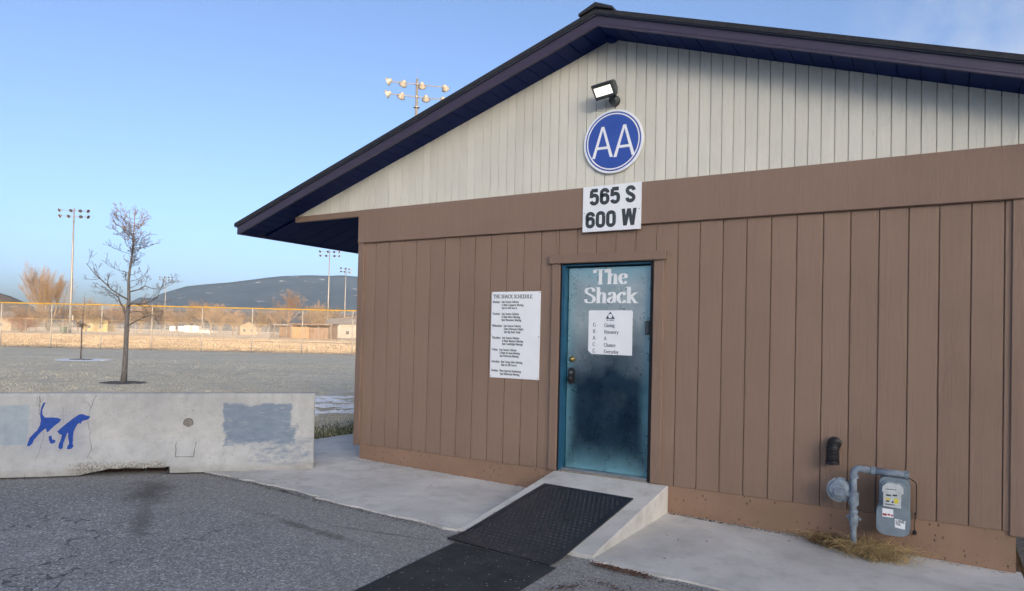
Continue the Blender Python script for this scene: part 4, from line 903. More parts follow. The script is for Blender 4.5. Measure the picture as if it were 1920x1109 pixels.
cc = t.mix(lm, cc, t.mix(t.ramp(t.noise(uv, 6, 4), .35, .65), (.25, .31, .36), (.34, .40, .44)))
brk = t.math('MULTIPLY', t.math('MULTIPLY', t.ramp(su, 1.44, 1.50), t.ramp(su, 2.42, 2.25)), t.ramp(t.math('ADD', sz, t.math('MULTIPLY', t.math('SUBTRACT', t.noise(uv, 14, 5, .7), .5), .10)), .135, .09))
cc = t.mix(t.math('MULTIPLY', brk, .85), cc, t.mix(t.ramp(t.noise(uv, 45, 4, .7), .4, .62), (.12, .115, .095), (.46, .44, .38)))
cc = t.mix(t.math('MULTIPLY', t.ramp(sz, .09, .0), t.ramp(b2, .3, .7, .2, .7)), cc, (.25, .245, .23))
hh = t.math('ADD', t.math('MULTIPLY', fine, .25), t.math('MULTIPLY', b2, .8)); t.bump(t.math('SUBTRACT', hh, t.math('MULTIPLY', pit, 1.4)), .5, .006)
M['barrier'] = t.out(cc, .88, 0, .25)
bar = obj('concrete_barrier', (bv, bf), M['barrier'], origin=tuple(B0 + BU * 1.8 - BN * .3), label='long pale concrete traffic barrier with a blue stencilled dog and painted patches', cat='barrier')
# stencilled dog, cracks, lifting-hole disc, pocket
t = NT('blue_spray_paint'); M['spray'] = t.out(t.mix(t.ramp(t.noise(t.pos, 40, 4), .35, .7), (.010, .05, .26), (.016, .07, .34)), .7, 0, .3)
def face_poly(poly, off):
    """poly in (s, z) -> triangulated, refined and laid on the face"""
    from mathutils.geometry import tessellate_polygon
    tris = [tuple(q) for q in tessellate_polygon([[Vector((a, b, 0)) for a, b in poly]])]
    P = [tuple(p) for p in poly]
    for _ in range(2):
        nt_ = []; mid = {}
        def mp(a, b):
            k = (min(a, b), max(a, b))
            if k not in mid: P.append(((P[a][0] + P[b][0]) / 2, (P[a][1] + P[b][1]) / 2)); mid[k] = len(P) - 1
            return mid[k]
        for a, b, c in tris:
            ab, bc, ca = mp(a, b), mp(b, c), mp(c, a); nt_ += [(a, ab, ca), (b, bc, ab), (c, ca, bc), (ab, bc, ca)]
        tris = nt_
    return [bpt(s, z, off) for s, z in P], tris
def dpx(x, y):    # enlarged drawing coordinates (240 x 180 px at 6.163 px) -> face (s, z)
    X = x / 6.1625; Y = 730 + y / 6.1625
    return (2.664 + (72 - X) * .00513, .766 - (Y - 745) * .00548)
hind = [(455, 152), (478, 150), (462, 190), (447, 235), (452, 285), (480, 320), (560, 318), (620, 326), (656, 342), (640, 372), (590, 412), (555, 450), (520, 488), (508, 470), (498, 440), (470, 462), (430, 505), (400, 545), (378, 575), (375, 605), (350, 632), (326, 632), (322, 600), (335, 545), (372, 500), (410, 460), (435, 400), (440, 350), (428, 300), (428, 235), (440, 185)]
fore = [(622, 478), (660, 440), (720, 385), (780, 335), (840, 290), (880, 283), (915, 297), (965, 310), (968, 322), (945, 345), (905, 358), (885, 362), (868, 395), (852, 385), (835, 400), (815, 440), (800, 480), (797, 540), (800, 610), (820, 645), (800, 668), (755, 672), (752, 640), (765, 615), (745, 560), (740, 490), (728, 505), (715, 550), (700, 610), (708, 655), (690, 672), (660, 655), (655, 620), (668, 560), (675, 515), (650, 508)]
paw = [(535, 530), (565, 525), (575, 565), (610, 575), (612, 600), (580, 612), (555, 600), (540, 570)]
for pl in (hind, fore, paw):
    v, f = face_poly([dpx(*p) for p in pl], .0025); obj('stencil', (v, f), M['spray'], bar)
M['crack'] = simple('crack_grey', (.085, .085, .08), .95)  # dark grey for crack lines, hole rim and pocket edges
def crack(pts, w):
    mb = MB(); P = []
    for i in range(len(pts) - 1):
        for k in range(4):
            q = k / 4; P.append((pts[i][0] + (pts[i + 1][0] - pts[i][0]) * q + rnd.uniform(-.004, .004), pts[i][1] + (pts[i + 1][1] - pts[i][1]) * q))
    P.append(pts[-1]); v = []
    for i, (s, z) in enumerate(P):
        ww = w * rnd.uniform(.5, 1.2); a_, b_ = P[max(0, i - 1)], P[min(len(P) - 1, i + 1)]; dl = math.hypot(b_[0] - a_[0], b_[1] - a_[1]) or 1; ox, oz = -(b_[1] - a_[1]) / dl * ww, (b_[0] - a_[0]) / dl * ww; v += [bpt(s - ox, z - oz, .0022), bpt(s + ox, z + oz, .0022)]
    mb.add(v, [(2 * i, 2 * i + 1, 2 * i + 3, 2 * i + 2) for i in range(len(P) - 1)]); return mb.vf
def cpx(pts): return [dpx(*p) for p in pts]
for pts, w in (([(405, 75), (412, 110), (420, 150), (412, 200), (418, 290)], .0045), ([(380, 85), (400, 130), (418, 150)], .002), ([(455, 100), (440, 130), (420, 155)], .002), ([(370, 140), (395, 170), (412, 200)], .0018),
               ([(468, 480), (485, 540), (468, 620), (470, 700), (450, 790)], .0022), ([(1030, 66), (1000, 110), (985, 170), (955, 260), (950, 380), (985, 500), (975, 560), (1020, 680), (995, 770)], .003),
               ([(870, 100), (900, 145), (945, 165), (968, 210)], .0022), ([(968, 120), (985, 180), (968, 205)], .0018), ([(660, 190), (672, 300), (680, 380)], .0014), ([(1010, 745), (1060, 790), (1120, 835)], .0016), ([(368, 915), (366, 990)], .003)):
    obj('crack', crack(cpx(pts), w * .65), M['crack'], bar)
Md = dirM(bpt(1.297, .495, -.004), BN); obj('lifting_hole', MB().lathe([(.050, 0.0), (.050, .006), (.046, .007)], Md, 24).vf, M['crack'], bar)
obj('hole_plug', MB().lathe([(.044, 0.0), (.043, .0085), (.038, .0095)], Md, 24).vf, M['sill'], bar)
pk = MB()
for pts, w in (([(1.402, .30), (1.39, .16)], .004), ([(1.39, .16), (1.217, .157)], .004), ([(1.217, .157), (1.208, .298)], .003)):
    v, f = crack(pts, w); pk.add(v, f)
obj('pocket_edge', pk.vf, M['crack'], bar)
# brick rubble showing in the scupper below the barrier
M['brick'] = simple('old_red_brick', (.045, .024, .022), .9, 0, .3, 20, .6, 60)
for i, s in enumerate((1.50, 1.72, 1.93)):
    p = B0 + BU * s - BN * .22; Mx = Matrix.Translation((p.x, p.y, .012)) @ Matrix.Rotation(math.atan2(BU.y, BU.x), 4, 'Z')
    obj('brick', MB().box(0, .19, -.09, 0, 0, .05 - .006 * i, Mx).vf, M['brick'], origin=tuple(p), label=('old red brick wedged under the barrier, nearest its straight notch edge', 'old red brick wedged under the barrier, middle of three', 'old red brick wedged under the barrier, nearest the dog stencil')[i], cat='brick', group='bricks under the barrier')

# ------------------------------------------------------------------ small growth and litter
def blades(n, fn, w, h, mat, name, lean=.6, parent=None, **k):
    v = []; f = []
    for i in range(n):
        p = fn()
        if p is None: continue
        a = rnd.uniform(0, 6.283); hh = h * rnd.uniform(.5, 1.2); ww = w * rnd.uniform(.6, 1.2); d = Vector((math.cos(a), math.sin(a), 0)); t_ = Vector((-d.y, d.x, 0))
        ln = rnd.uniform(0, lean) * hh; b = len(v)
        v += [tuple(p + t_ * ww), tuple(p - t_ * ww), tuple(p + d * ln + Vector((0, 0, hh)))]; f.append((b, b + 1, b + 2))
    return obj(name, (v, f), mat, parent, **k)
def in_view(x, y):
    d = Vector((x, y, .03)) - CAM; dep = d.dot(f_)
    if dep < 1: return False
    px_ = 960 + F_PX * d.dot(r_) / dep; return -120 < px_ < 720
def lawn_pt(dmin, dmax):
    def fn():
        for _ in range(20):
            d = dmin * (dmax / dmin) ** rnd.random(); p = CAM + (ray(rnd.uniform(-120, 720), 618) * d); x, y = p.x, p.y
            if x < lawn_edge(y) - .02 and mnoise.noise(Vector((x * 1.1, y * 1.1, 0))) + .4 * mnoise.noise(Vector((x * 4, y * 4, 0))) > -.25:
                s_ = (Vector((x, y, 0)) - B0).dot(BU); o_ = (Vector((x, y, 0)) - B0).dot(BN)
                if -.05 < s_ < 3.8 and -.7 < o_: continue
                return Vector((x, y, .028))
        return None
    return fn
blades(42000, lawn_pt(8, 34), .010, .042, M['frost'], 'lawn_grass', kind='stuff')
def field_pt():
    d = 47.5 * (135 / 47.5) ** rnd.random(); p = CAM + ray(rnd.uniform(-140, 760), 618) * d
    return Vector((p.x, p.y, .03)) if mnoise.noise(Vector((d * .11, p.x * .012, 3))) > -.22 else None
blades(60000, field_pt, .030, .11, M['tan_blade'], 'field_grass', kind='stuff')
def edge_pt():
    y = rnd.uniform(-.6, 3.4); x = lawn_edge(y) - abs(rnd.gauss(0, .55))
    return Vector((x, y, .02))
blades(9000, edge_pt, .006, .06, M['green_grass'], 'edge_grass', kind='stuff')
# snow lying in thin streaks on the grass
sv = []; sf = []
srng = random.Random(3)
for i in range(900):
    a, b = srng.random(), srng.random()
    p = Vector((-3.35, 2.55, 0)).lerp(Vector((-6.1, 5.1, 0)), a) + Vector((.62, .78, 0)) * (b * 4.5 - 1.2)
    if p.x > -1.6 or mnoise.noise(Vector((p.x * 1.4, p.y * 1.4, 8))) + .4 * mnoise.noise(Vector((p.x * 5, p.y * 5, 8))) < -.05: continue
    L = srng.uniform(.04, .24); W_ = srng.uniform(.02, .08); dd = Vector((.62, .78, 0)); nn = Vector((-.78, .62, 0)); b0 = len(sv); k = 8
    sv.append((p.x, p.y, .075 + srng.uniform(-.008, .008)))
    for j in range(k):
        an = 2 * math.pi * j / k; q = p + dd * L * math.cos(an) * srng.uniform(.7, 1.1) + nn * W_ * math.sin(an) * srng.uniform(.7, 1.2); sv.append((q.x, q.y, .045))
    sf += [(b0, b0 + 1 + j, b0 + 1 + (j + 1) % k) for j in range(k)]
obj('snow_patch', (sv, sf), M['snow'], kind='stuff')
# dead weeds round the foot of the gas riser
def weed_pt(cx, cy, sx, sy):
    def fn():
        x = rnd.gauss(cx, sx); y = min(-.01, rnd.gauss(cy, sy)); return Vector((x, y, gz(x) + .001))
    return fn
def straw(n, cx, cy, sx, sy, h, r, name, mat, **k):
    mb = MB()
    for i in range(n):
        x = rnd.gauss(cx, sx); y = min(-.012, rnd.gauss(cy, sy)); a = rnd.uniform(0, 6.283); p = Vector((x, y, gz(x) - .003)); hh = h * rnd.uniform(.25, 1.0); ln = rnd.uniform(.4, 2.0) * hh
        d = Vector((math.cos(a), math.sin(a) - .25, 0)); q = p + d * ln * .5 + Vector((0, 0, hh * .75)); e = p + d * ln * 1.2 + Vector((0, 0, hh * rnd.uniform(.3, 1)))
        if e.y > -.005: e.y = -.005
        if q.y > -.005: q.y = -.005
        rr = r * rnd.uniform(.6, 1.3); mb.tube([p, q, e], [rr, rr * .8, rr * .4], 3, False)
    return obj(name, mb.vf, mat, **k)
straw(800, 5.54, -.21, .10, .07, .135, .0023, 'dry_weeds', M['straw'], origin=(5.53, -.2, -.08), label='straw coloured dead weeds tangled round the gas riser foot', cat='weeds', kind='stuff')
straw(520, 5.26, -.11, .06, .045, .09, .002, 'dead_grass', M['straw2'], origin=(5.24, -.1, -.08), label='dark brown dead grass against the wall left of the riser', cat='weeds', kind='stuff')
straw(220, 5.17, -.09, .07, .045, .11, .0021, 'dry_weeds', M['straw'], origin=(5.2, -.09, -.08), label='thin dry weeds over the dark dead grass by the wall', cat='weeds', kind='stuff')
mb = MB()
for pts in ([(5.33, -.16, -.06), (5.36, -.13, .03), (5.40, -.10, .07)], [(5.44, -.2, -.06), (5.52, -.24, .02), (5.60, -.3, -.03)], [(5.5, -.1, -.06), (5.52, -.06, .04), (5.535, -.05, .12)], [(5.42, -.14, -.05), (5.47, -.09, .05), (5.43, -.06, .09)]): mb.tube(pts, [.004, .003, .0015], 5)
obj('weed_stem', mb.vf, M['straw'], origin=(5.45, -.15, -.08), label='bare pale weed stems sticking up beside the gas riser', cat='weeds', kind='stuff')
# needles and crumbs along joints
def litter(name, n, fn, smin, smax, mat):
    v = []; f = []
    for i in range(n):
        x, y = fn(); a = rnd.uniform(0, 3.14); l = rnd.uniform(smin, smax); w = l * rnd.uniform(.2, .6); b = len(v); z = max(gz(x), rz(y) if RX0 < x < RX1 and RYF < y < 0 else -9) + .0015
        c_, s_ = math.cos(a), math.sin(a)
        v += [(x + c_ * l, y + s_ * l, z), (x - s_ * w, y + c_ * w, z), (x - c_ * l, y - s_ * l, z + .001), (x + s_ * w, y - c_ * w, z + .001), (x, y, z + w * .9)]
        f += [(b, b + 1, b + 4), (b + 1, b + 2, b + 4), (b + 2, b + 3, b + 4), (b + 3, b, b + 4)]
    return obj(name, (v, f), mat, kind='stuff')
def along(pts, sig):
    def fn():
        i = rnd.randrange(len(pts) - 1); k = rnd.random(); a, b = pts[i], pts[i + 1]; return (a[0] + (b[0] - a[0]) * k + rnd.gauss(0, sig), a[1] + (b[1] - a[1]) * k + rnd.gauss(0, sig))
    return fn
litter('pine_needles', 420, along([(3.90, -1.70), (4.12, -1.71), (4.32, -1.72)], .022), .004, .016, M['needles'])
litter('pine_needles', 260, along([(4.05, -2.02), (4.35, -2.06), (4.7, -1.98), (4.95, -1.80)], .03), .004, .014, M['needles'])
litter('pine_needles', 150, along([(3.86, -2.34), (4.05, -2.14)], .02), .004, .012, M['needles'])
litter('crumbs', 900, along([(-.6, -1.63), (.4, -1.64), (1.2, -1.70), (2.6, -1.72)], .022), .003, .012, M['debris'])
litter('crumbs', 420, along([(3.9, -1.73), (5, -1.74), (6.4, -1.74)], .02), .003, .012, M['debris'])
litter('crumbs', 420, along([(3.88, -.03), (4.4, -.03), (5.0, -.03)], .016), .003, .012, M['debris'])
litter('crumbs', 34, lambda: (rnd.uniform(.1, 6.3), rnd.uniform(-1.4, -.05)), .006, .016, M['debris'])
litter('crumbs', 260, along([(.1, -.02), (1.2, -.02), (2.6, -.03)], .02), .002, .008, M['debris'])
litter('crumbs', 150, along([(5.7, -.03), (6.4, -.03)], .02), .002, .008, M['debris'])
litter('crumbs', 26, lambda: (rnd.uniform(2.8, 3.8), rnd.uniform(-.4, -.03)), .003, .009, M['debris'])
M['stone'] = simple('loose_stone', (.42, .41, .39), .85, 0, .6, 60)
litter('loose_gravel', 2600, lambda: (rnd.uniform(-1.2, 6.4), -1.75 - abs(rnd.gauss(0, 1.1))), .003, .008, M['stone'])
litter('loose_gravel', 1200, lambda: (rnd.uniform(-1.2, 6.4), -1.75 - abs(rnd.gauss(0, 1.3))), .003, .008, M['debris'])
litter('salt_grains', 40, lambda: (rnd.uniform(2.9, 3.85), rnd.uniform(-1.5, -.05)), .002, .006, M['snow'])
litter('plaster_crumbs', 160, along([(.1, -.02), (1.2, -.02), (2.6, -.03)], .012), .003, .012, M['snow'])

# ------------------------------------------------------------------ trees
def grow(mb, p, d, L, r, lvl, cfg, R):
    seg = 4 if lvl <= 1 else 3
    pts = [p.copy()]; rad = [r]; q = p.copy(); dd = d.copy()
    for i in range(seg):
        dd = (dd + Vector((R.gauss(0, 1), R.gauss(0, 1), R.gauss(0, 1))) * cfg['wob'] + Vector((0, 0, cfg['up']))).normalized()
        q = q + dd * (L / seg); pts.append(q.copy()); rad.append(max(cfg['rmin'], r * (1 - .75 * (i + 1) / seg)))
    mb.tube(pts, rad, 5 if lvl <= 1 else 3, False)
    if lvl >= cfg['lv']: return
    for k in range(cfg['kids'][lvl]):
        tt = R.uniform(.22, .98); i = min(seg - 1, int(tt * seg)); o = pts[i].lerp(pts[i + 1], tt * seg - i)
        ax = (pts[i + 1] - pts[i]).normalized(); rv_ = Vector((R.gauss(0, 1), R.gauss(0, 1), R.gauss(0, .7))); side = (rv_ - ax * rv_.dot(ax)).normalized()
        an = math.radians(R.uniform(*cfg['ang'])); nd_ = ax * math.cos(an) + side * math.sin(an)
        grow(mb, o, nd_, L * R.uniform(*cfg['len']) * (1.15 - .5 * tt), max(cfg['rmin'], rad[i] * .55), lvl + 1, cfg, R)
def bare_tree(name, H, spread, cfg, seed, twig, stems=1):
    """returns an Empty with trunk and crown built round the origin, height H"""
    R = random.Random(seed); o = D.objects.new(name, None); COL.objects.link(o); WL[o.name] = Vector((0, 0, 0))
    tk = MB(); cr_ = MB()
    for s in range(stems):
        a = R.uniform(0, 6.28); lean = Vector((math.cos(a), math.sin(a), 0)) * (.0 if stems == 1 else cfg.get('lean', .25))
        pts = []; n = 6; top = cfg['trunk'] * H
        for i in range(n + 1): pts.append(Vector((0, 0, -.1)) + (Vector((0, 0, 1)) + lean) * top * i / n + Vector((R.gauss(0, .015), R.gauss(0, .015), 0)) * H * (i > 0))
        rad = [H * cfg['rt'] * (1 - .62 * i / n) for i in range(n + 1)]; tk.tube(pts, rad, 7, False)
        for k in range(cfg['limbs']):
            tt = R.uniform(cfg['l0'], 1.0) if k > 1 else 1.0; i = min(n - 1, int(tt * n)); p = pts[i].lerp(pts[i + 1], tt * n - i); a = R.uniform(0, 6.28); el = math.radians(R.uniform(*cfg['el']))
            d = Vector((math.cos(a) * math.cos(el), math.sin(a) * math.cos(el), math.sin(el))) + lean * .6
            grow(cr_, p, d.normalized(), H * spread * R.uniform(.75, 1.15), H * cfg['rt'] * .45, 0, cfg, R)
    obj('trunk', tk.vf, M['bark_far'], o); obj('crown', cr_.vf, twig, o)
    return o
broad = dict(trunk=.34, rt=.022, limbs=9, l0=.45, el=(25, 80), wob=.14, up=.10, rmin=.011, lv=3, kids=(7, 6, 5), ang=(20, 55), len=(.45, .75))
fan = dict(trunk=.30, rt=.012, limbs=6, l0=.3, el=(62, 88), wob=.06, up=.10, rmin=.010, lv=3, kids=(8, 6, 5), ang=(8, 24), len=(.45, .75), lean=.30)
shrub = dict(trunk=.25, rt=.012, limbs=5, l0=.2, el=(35, 80), wob=.16, up=.10, rmin=.014, lv=2, kids=(7, 6), ang=(18, 50), len=(.5, .8), lean=.35)
def place(o, px, depth, label, cat, group=None, rot=0, s=1.0):
    o.location = at(px, depth); o.rotation_euler = (0, 0, rot); o.scale = (s, s, s) if not hasattr(s, '__len__') else s; tag(o, label, cat, group); return o
tA = bare_tree('bare_tree', 13.0, .48, broad, 11, M['twig_orange'])
place(tA, 541, 205, 'large round bare orange tree behind the dugout', 'tree')
tB = bare_tree('bare_tree', 16.0, .62, fan, 12, M['twig_tan'], 5)
place(tB, 90, 215, 'tall fan shaped bare tan tree left of the tall light pole', 'tree')
tC = bare_tree('bare_tree', 8.0, .45, broad, 13, M['twig_tan'])
tD = bare_tree('bare_tree', 7.0, .6, shrub, 14, M['twig_orange'], 4)
tE = bare_tree('bare_tree', 6.0, .6, shrub, 15, M['twig_tan'], 5)
R5 = random.Random(21)
row = [(tC, 24, 205, .62), (tD, 44, 190, .75), (tE, 66, 185, .7), (tD, 118, 225, 1.0), (tC, 146, 230, 1.0), (tE, 160, 225, 1.25), (tC, 178, 250, .95), (tD, 214, 220, 1.05), (tC, 243, 250, 1.0), (tE, 262, 235, 1.15), (tD, 284, 250, 1.1), (tC, 303, 265, 1.0), (tE, 328, 240, 1.1),
       (tC, 352, 235, .95), (tD, 371, 240, 1.15), (tC, 395, 225, 1.0), (tE, 415, 240, 1.15), (tC, 437, 170, .72), (tD, 447, 250, 1.05), (tE, 486, 225, 1.1), (tD, 512, 235, 1.0), (tC, 579, 230, .95), (tE, 600, 225, 1.2), (tD, 622, 240, 1.05), (tC, 652, 245, .9), (tE, 690, 240, 1.2), (tD, 720, 240, 1.2)]
ords = ['first', 'second', 'third', 'fourth', 'fifth', 'sixth', 'seventh', 'eighth', 'ninth', 'tenth', 'eleventh', 'twelfth', 'thirteenth', 'fourteenth', 'fifteenth', 'sixteenth', 'seventeenth', 'eighteenth', 'nineteenth', 'twentieth', 'twenty-first', 'twenty-second', 'twenty-third', 'twenty-fourth', 'twenty-fifth', 'twenty-sixth', 'twenty-seventh']
seen = set()
for i, (src, px_, dep, s) in enumerate(row):
    o = src if src.name not in seen else copy_tree(src); seen.add(src.name)
    place(o, px_, dep, 'small bare tree in the far row beyond the field, %s from the left' % ords[i], 'tree', 'bare trees beyond the ball field', R5.uniform(0, 6.28), s * R5.uniform(1.15, 1.45))
tF = bare_tree('bare_shrub', 4.2, .6, shrub, 18, M['twig_red'], 5); place(tF, 38, 150, 'reddish bare shrub by the fence at far left', 'shrub', None, 0, (1.5, 1.5, .85))
# small evergreens
def evergreen(px_, dep, H, label):
    o = empty('evergreen_tree', (0, 0, 0)); obj('trunk', MB().tube([(0, 0, 0), (0, 0, H * .3)], .12, 6).vf, M['bark_far'], o)
    R = random.Random(int(px_)); v = []; f = []
    for i in range(700):
        k = R.random(); z = H * (.12 + .88 * k); rr = H * .24 * (1 - k) ** .8 * R.uniform(.5, 1.1); a = R.uniform(0, 6.28); p = Vector((rr * math.cos(a), rr * math.sin(a), z)); q = Vector((R.gauss(0, .3), R.gauss(0, .3), R.gauss(0, .25))); w = Vector((R.gauss(0, .2), R.gauss(0, .2), R.gauss(0, .3))); b = len(v)
        v += [tuple(p + q), tuple(p - q), tuple(p + w)]; f.append((b, b + 1, b + 2))
    obj('crown', (v, f), M['evergreen'], o); place(o, px_, dep, label, 'tree')
evergreen(470, 260, 6.5, 'dark evergreen behind the small beige house'); evergreen(626, 215, 6.0, 'dark pointed evergreen just right of the dugout')

# the bare street tree on the lawn
TB = Vector((-12.72, 4.41, .02)); TD = (TB - CAM).dot(f_)
def tp(px_, py_, off=0.0):
    p = CAM + ray(px_, py_) * TD; return Vector((p.x, p.y, p.z)) + Vector((f_.x, f_.y, 0)) * off
tr_ = empty('bare_tree', tuple(TB), 'slender bare young tree standing in a mulch ring on the lawn', 'tree')
trunk_px = [(231, 722), (233, 690), (235, 650), (236, 612), (238, 590), (240, 560), (243, 525), (245, 495), (248, 462), (250, 438), (251, 418), (253, 402), (256, 388)]
tr_r = [.086, .066, .060, .057, .051, .041, .034, .028, .022, .016, .011, .007, .004]
R = random.Random(5)
tpts = [tp(x, y, R.uniform(-.05, .05)) for x, y in trunk_px]
obj('trunk', MB().tube(tpts, tr_r, 12).vf, M['bark'], tr_, smooth=True)
cr_ = MB()
tw = dict(wob=.07, up=.07, rmin=.0032, lv=2, kids=(4, 2), ang=(25, 55), len=(.35, .60))
def limb(px, r0, offs=0.0, kids=6, lv=1, kl=.3):
    n = len(px); pts = [tp(x, y, offs * (i / (n - 1)) ** 1.0) for i, (x, y) in enumerate(px)]
    rad = [max(.005, .72 * r0 * (1 - .82 * i / (n - 1))) for i in range(n)]; cr_.tube(pts, rad, 7, False)
    L = sum((pts[i + 1] - pts[i]).length for i in range(n - 1))
    for k in range(kids):
        tt = R.uniform(.18, .98) * (n - 1); i = min(n - 2, int(tt)); p = pts[i].lerp(pts[i + 1], tt - i); ax = (pts[i + 1] - pts[i]).normalized()
        rv_ = Vector((R.gauss(0, 1), R.gauss(0, 1), R.gauss(.3, 1))); sd = (rv_ - ax * rv_.dot(ax)).normalized(); an = math.radians(R.uniform(25, 65))
        grow(cr_, p, (ax * math.cos(an) + sd * math.sin(an)).normalized(), L * kl * R.uniform(.5, 1.1), max(.006, rad[i] * .5), 2 - lv, tw, R)
limb([(234, 588), (228, 577), (219, 568), (212, 556), (200, 550), (188, 545), (174, 535)], .040, .5, 12, 2)
limb([(240, 562), (230, 555), (218, 545), (206, 530), (196, 518), (189, 505), (187, 498)], .034, -.6, 11, 2)
limb([(241, 574), (252, 568), (266, 572), (282, 570), (296, 566), (310, 558), (321, 540)], .036, -.5, 11, 2)
limb([(239, 612), (250, 603), (262, 596), (274, 590), (288, 594), (302, 596)], .028, .4, 10, 2)
limb([(242, 548), (254, 543), (262, 535), (272, 540), (284, 536), (297, 525)], .026, .7, 9, 2)
limb([(236, 590), (231, 604), (222, 608), (214, 606)], .020, -.4, 6, 1)
limb([(241, 586), (252, 584), (268, 585), (285, 580)], .020, .6, 6, 1)
for i in range(44):
    k = R.random() ** .6; y = 560 - 150 * k; x = float(np.interp(-y, [-q[1] for q in trunk_px], [q[0] for q in trunk_px])); sgn = R.choice((-1, 1)); L = (34 * (1 - k) ** 1.2 + 14) * R.uniform(.5, 1.05)
    q = .5 + .7 * k; limb([(x, y), (x + sgn * L * .35, y - L * .15 * q), (x + sgn * L * .62, y - L * .42 * q), (x + sgn * L * .8, y - L * .85 * q)], .014 - .007 * k, R.uniform(-.8, .8), 6, 2 if R.random() < .4 else 1, .35)
for (x, y, L) in ((251, 425, 26), (252, 420, -20), (250, 440, -26), (250, 436, 27), (252, 410, 15), (252, 408, -13), (249, 452, -30), (249, 458, 30), (247, 470, -26), (247, 476, 28)):
    limb([(x, y), (x + L * .35, y - abs(L) * .3), (x + L * .6, y - abs(L) * .8), (x + L * .62, y - abs(L) * 1.0)], .009, R.uniform(-.4, .4), 6, 1, .4)
obj('crown', cr_.vf, M['twig'], tr_)
def ring(c, r, name, mat, parent=None, h=.03, n=40, asp=1.0, **k):
    v = [(c.x, c.y, c.z + h)]
    for q in (.55, .85, 1.0):
        for i in range(n):
            a = 2 * math.pi * i / n; rr = r * q * (1 + (.12 if q < .9 else .3) * mnoise.noise(Vector((math.cos(a) * 3, math.sin(a) * 3, r * 7 + q)))); v.append((c.x + rr * math.cos(a), c.y + rr * math.sin(a), c.z + (h if q < .8 else h * .7 if q < .9 else 0) + .006 * R.uniform(-1, 1)))
    f = [(0, 1 + i, 1 + (i + 1) % n) for i in range(n)] + [(1 + j * n + i, 1 + (j + 1) * n + i, 1 + (j + 1) * n + (i + 1) % n, 1 + j * n + (i + 1) % n) for j in range(2) for i in range(n)]
    return obj(name, (v, f), mat, parent, **k)
ring(TB + Vector((0, 0, .012)), .62, 'mulch_ring', M['mulch'], kind='stuff')
# sapling with a ring of snow
SB = Vector((-26.52, 10.34, .02)); SD = (SB - CAM).dot(f_)
sp_ = empty('sapling', tuple(SB), 'thin sapling with a few dead leaves in a snow ring', 'sapling')
def sp(px_, py_, o=0):
    p = CAM + ray(px_, py_) * SD; return p + Vector((f_.x, f_.y, 0)) * o
obj('trunk', MB().tube([sp(151, 678), sp(152.5, 650), sp(153.5, 615), sp(156, 590), sp(158.5, 565), sp(159.5, 550)], [.035, .032, .027, .02, .012, .006], 7).vf, M['twig'], sp_)
cb = MB()
for i in range(12):
    y = R.uniform(560, 618); sg_ = R.choice((-1, 1)); L = R.uniform(4, 9); x = 153.5 + (615 - y) * .09; cb.tube([sp(x, y), sp(x + sg_ * L * .6, y - L * .5, R.uniform(-.2, .2)), sp(x + sg_ * L, y - L * R.uniform(.3, 1.3), R.uniform(-.3, .3))], [.008, .006, .004], 4, False)
obj('crown', cb.vf, M['twig'], sp_)
lv_ = MB()
for i in range(46):
    p = sp(R.gauss(154, 4.2), R.gauss(611, 3.2), R.uniform(-.15, .15)); q = Vector((R.gauss(0, .04), R.gauss(0, .04), R.gauss(0, .05))); w = Vector((R.gauss(0, .04), R.gauss(0, .04), R.gauss(0, .04))); lv_.add([p + q, p - q, p + w], [(0, 1, 2)])
obj('leaves', lv_.vf, M['twig_tan'], sp_)
ring(SB + Vector((0, 0, .015)), 1.15, 'snow_ring', M['snow'], kind='stuff')
ring(SB + Vector((0, 0, .03)), .55, 'mulch_ring', M['mulch'], kind='stuff')

# ------------------------------------------------------------------ fences
def bay_mesh(L, H, pitch, r, mat):
    mb = MB(); n = int((L + H) / pitch)
    for sg_ in (1, -1):
        for i in range(n):
            a = -H + (i + .5) * pitch; x0, z0, x1, z1 = a, 0.0, a + H, H
            if x0 < 0: z0 -= x0; x0 = 0
            if x1 > L: z1 -= (x1 - L); x1 = L
            if z1 <= z0: continue
            if sg_ < 0: x0, x1 = L - x0, L - x1
            mb.tube([(x0, .004 * sg_, z0), (x1, .004 * sg_, z1)], r, 3, False)
    return mesh('chain_link', *mb.vf, mat)
def fence(A, B, H, nb, pr, capped, label, pitch, wr, group=None):
    A, B = Vector(A), Vector(B); d = B - A; L = d.length / nb; rot = math.atan2(d.y, d.x); dn = d.normalized()
    o = empty('chain_link_fence', tuple(A), label, 'fence', group)
    pm = mesh('post', *MB().tube([(0, 0, -.1), (0, 0, H)], pr, 8).lathe([(pr * 1.2, H), (pr * 1.1, H + .03), (0, H + .05)], Matrix.Identity(4), 8).vf, M['galv'])
    rm = mesh('top_rail', *MB().tube([(0, 0, H - .02), (L, 0, H - .02)], .022, 6).vf, M['galv']); bm = bay_mesh(L, H - .05, pitch, wr, M['wire'])
    cm = mesh('yellow_cap', *MB().tube([(0, 0, H), (L * .5, 0, H - .012), (L, 0, H)], .044 if capped == 1 else .03, 8).vf, M['yellow_cap']) if capped else None
    for i in range(nb + 1):
        p = A + dn * L * i; inst('post', pm, o, p, rot)
        if i < nb:
            inst('chain_link', bm, o, p + Vector((0, 0, .02)), rot); inst('top_rail', rm, o, p, rot)
            if cm: inst('yellow_cap', cm, o, p, rot)
    return o
fd = (FB - FA) / 7
fence(FA - fd * 3, FB + fd * 4, 2.98, 14, .031, 1, 'near chain link fence with a yellow plastic cap along its top', .075, .0019)
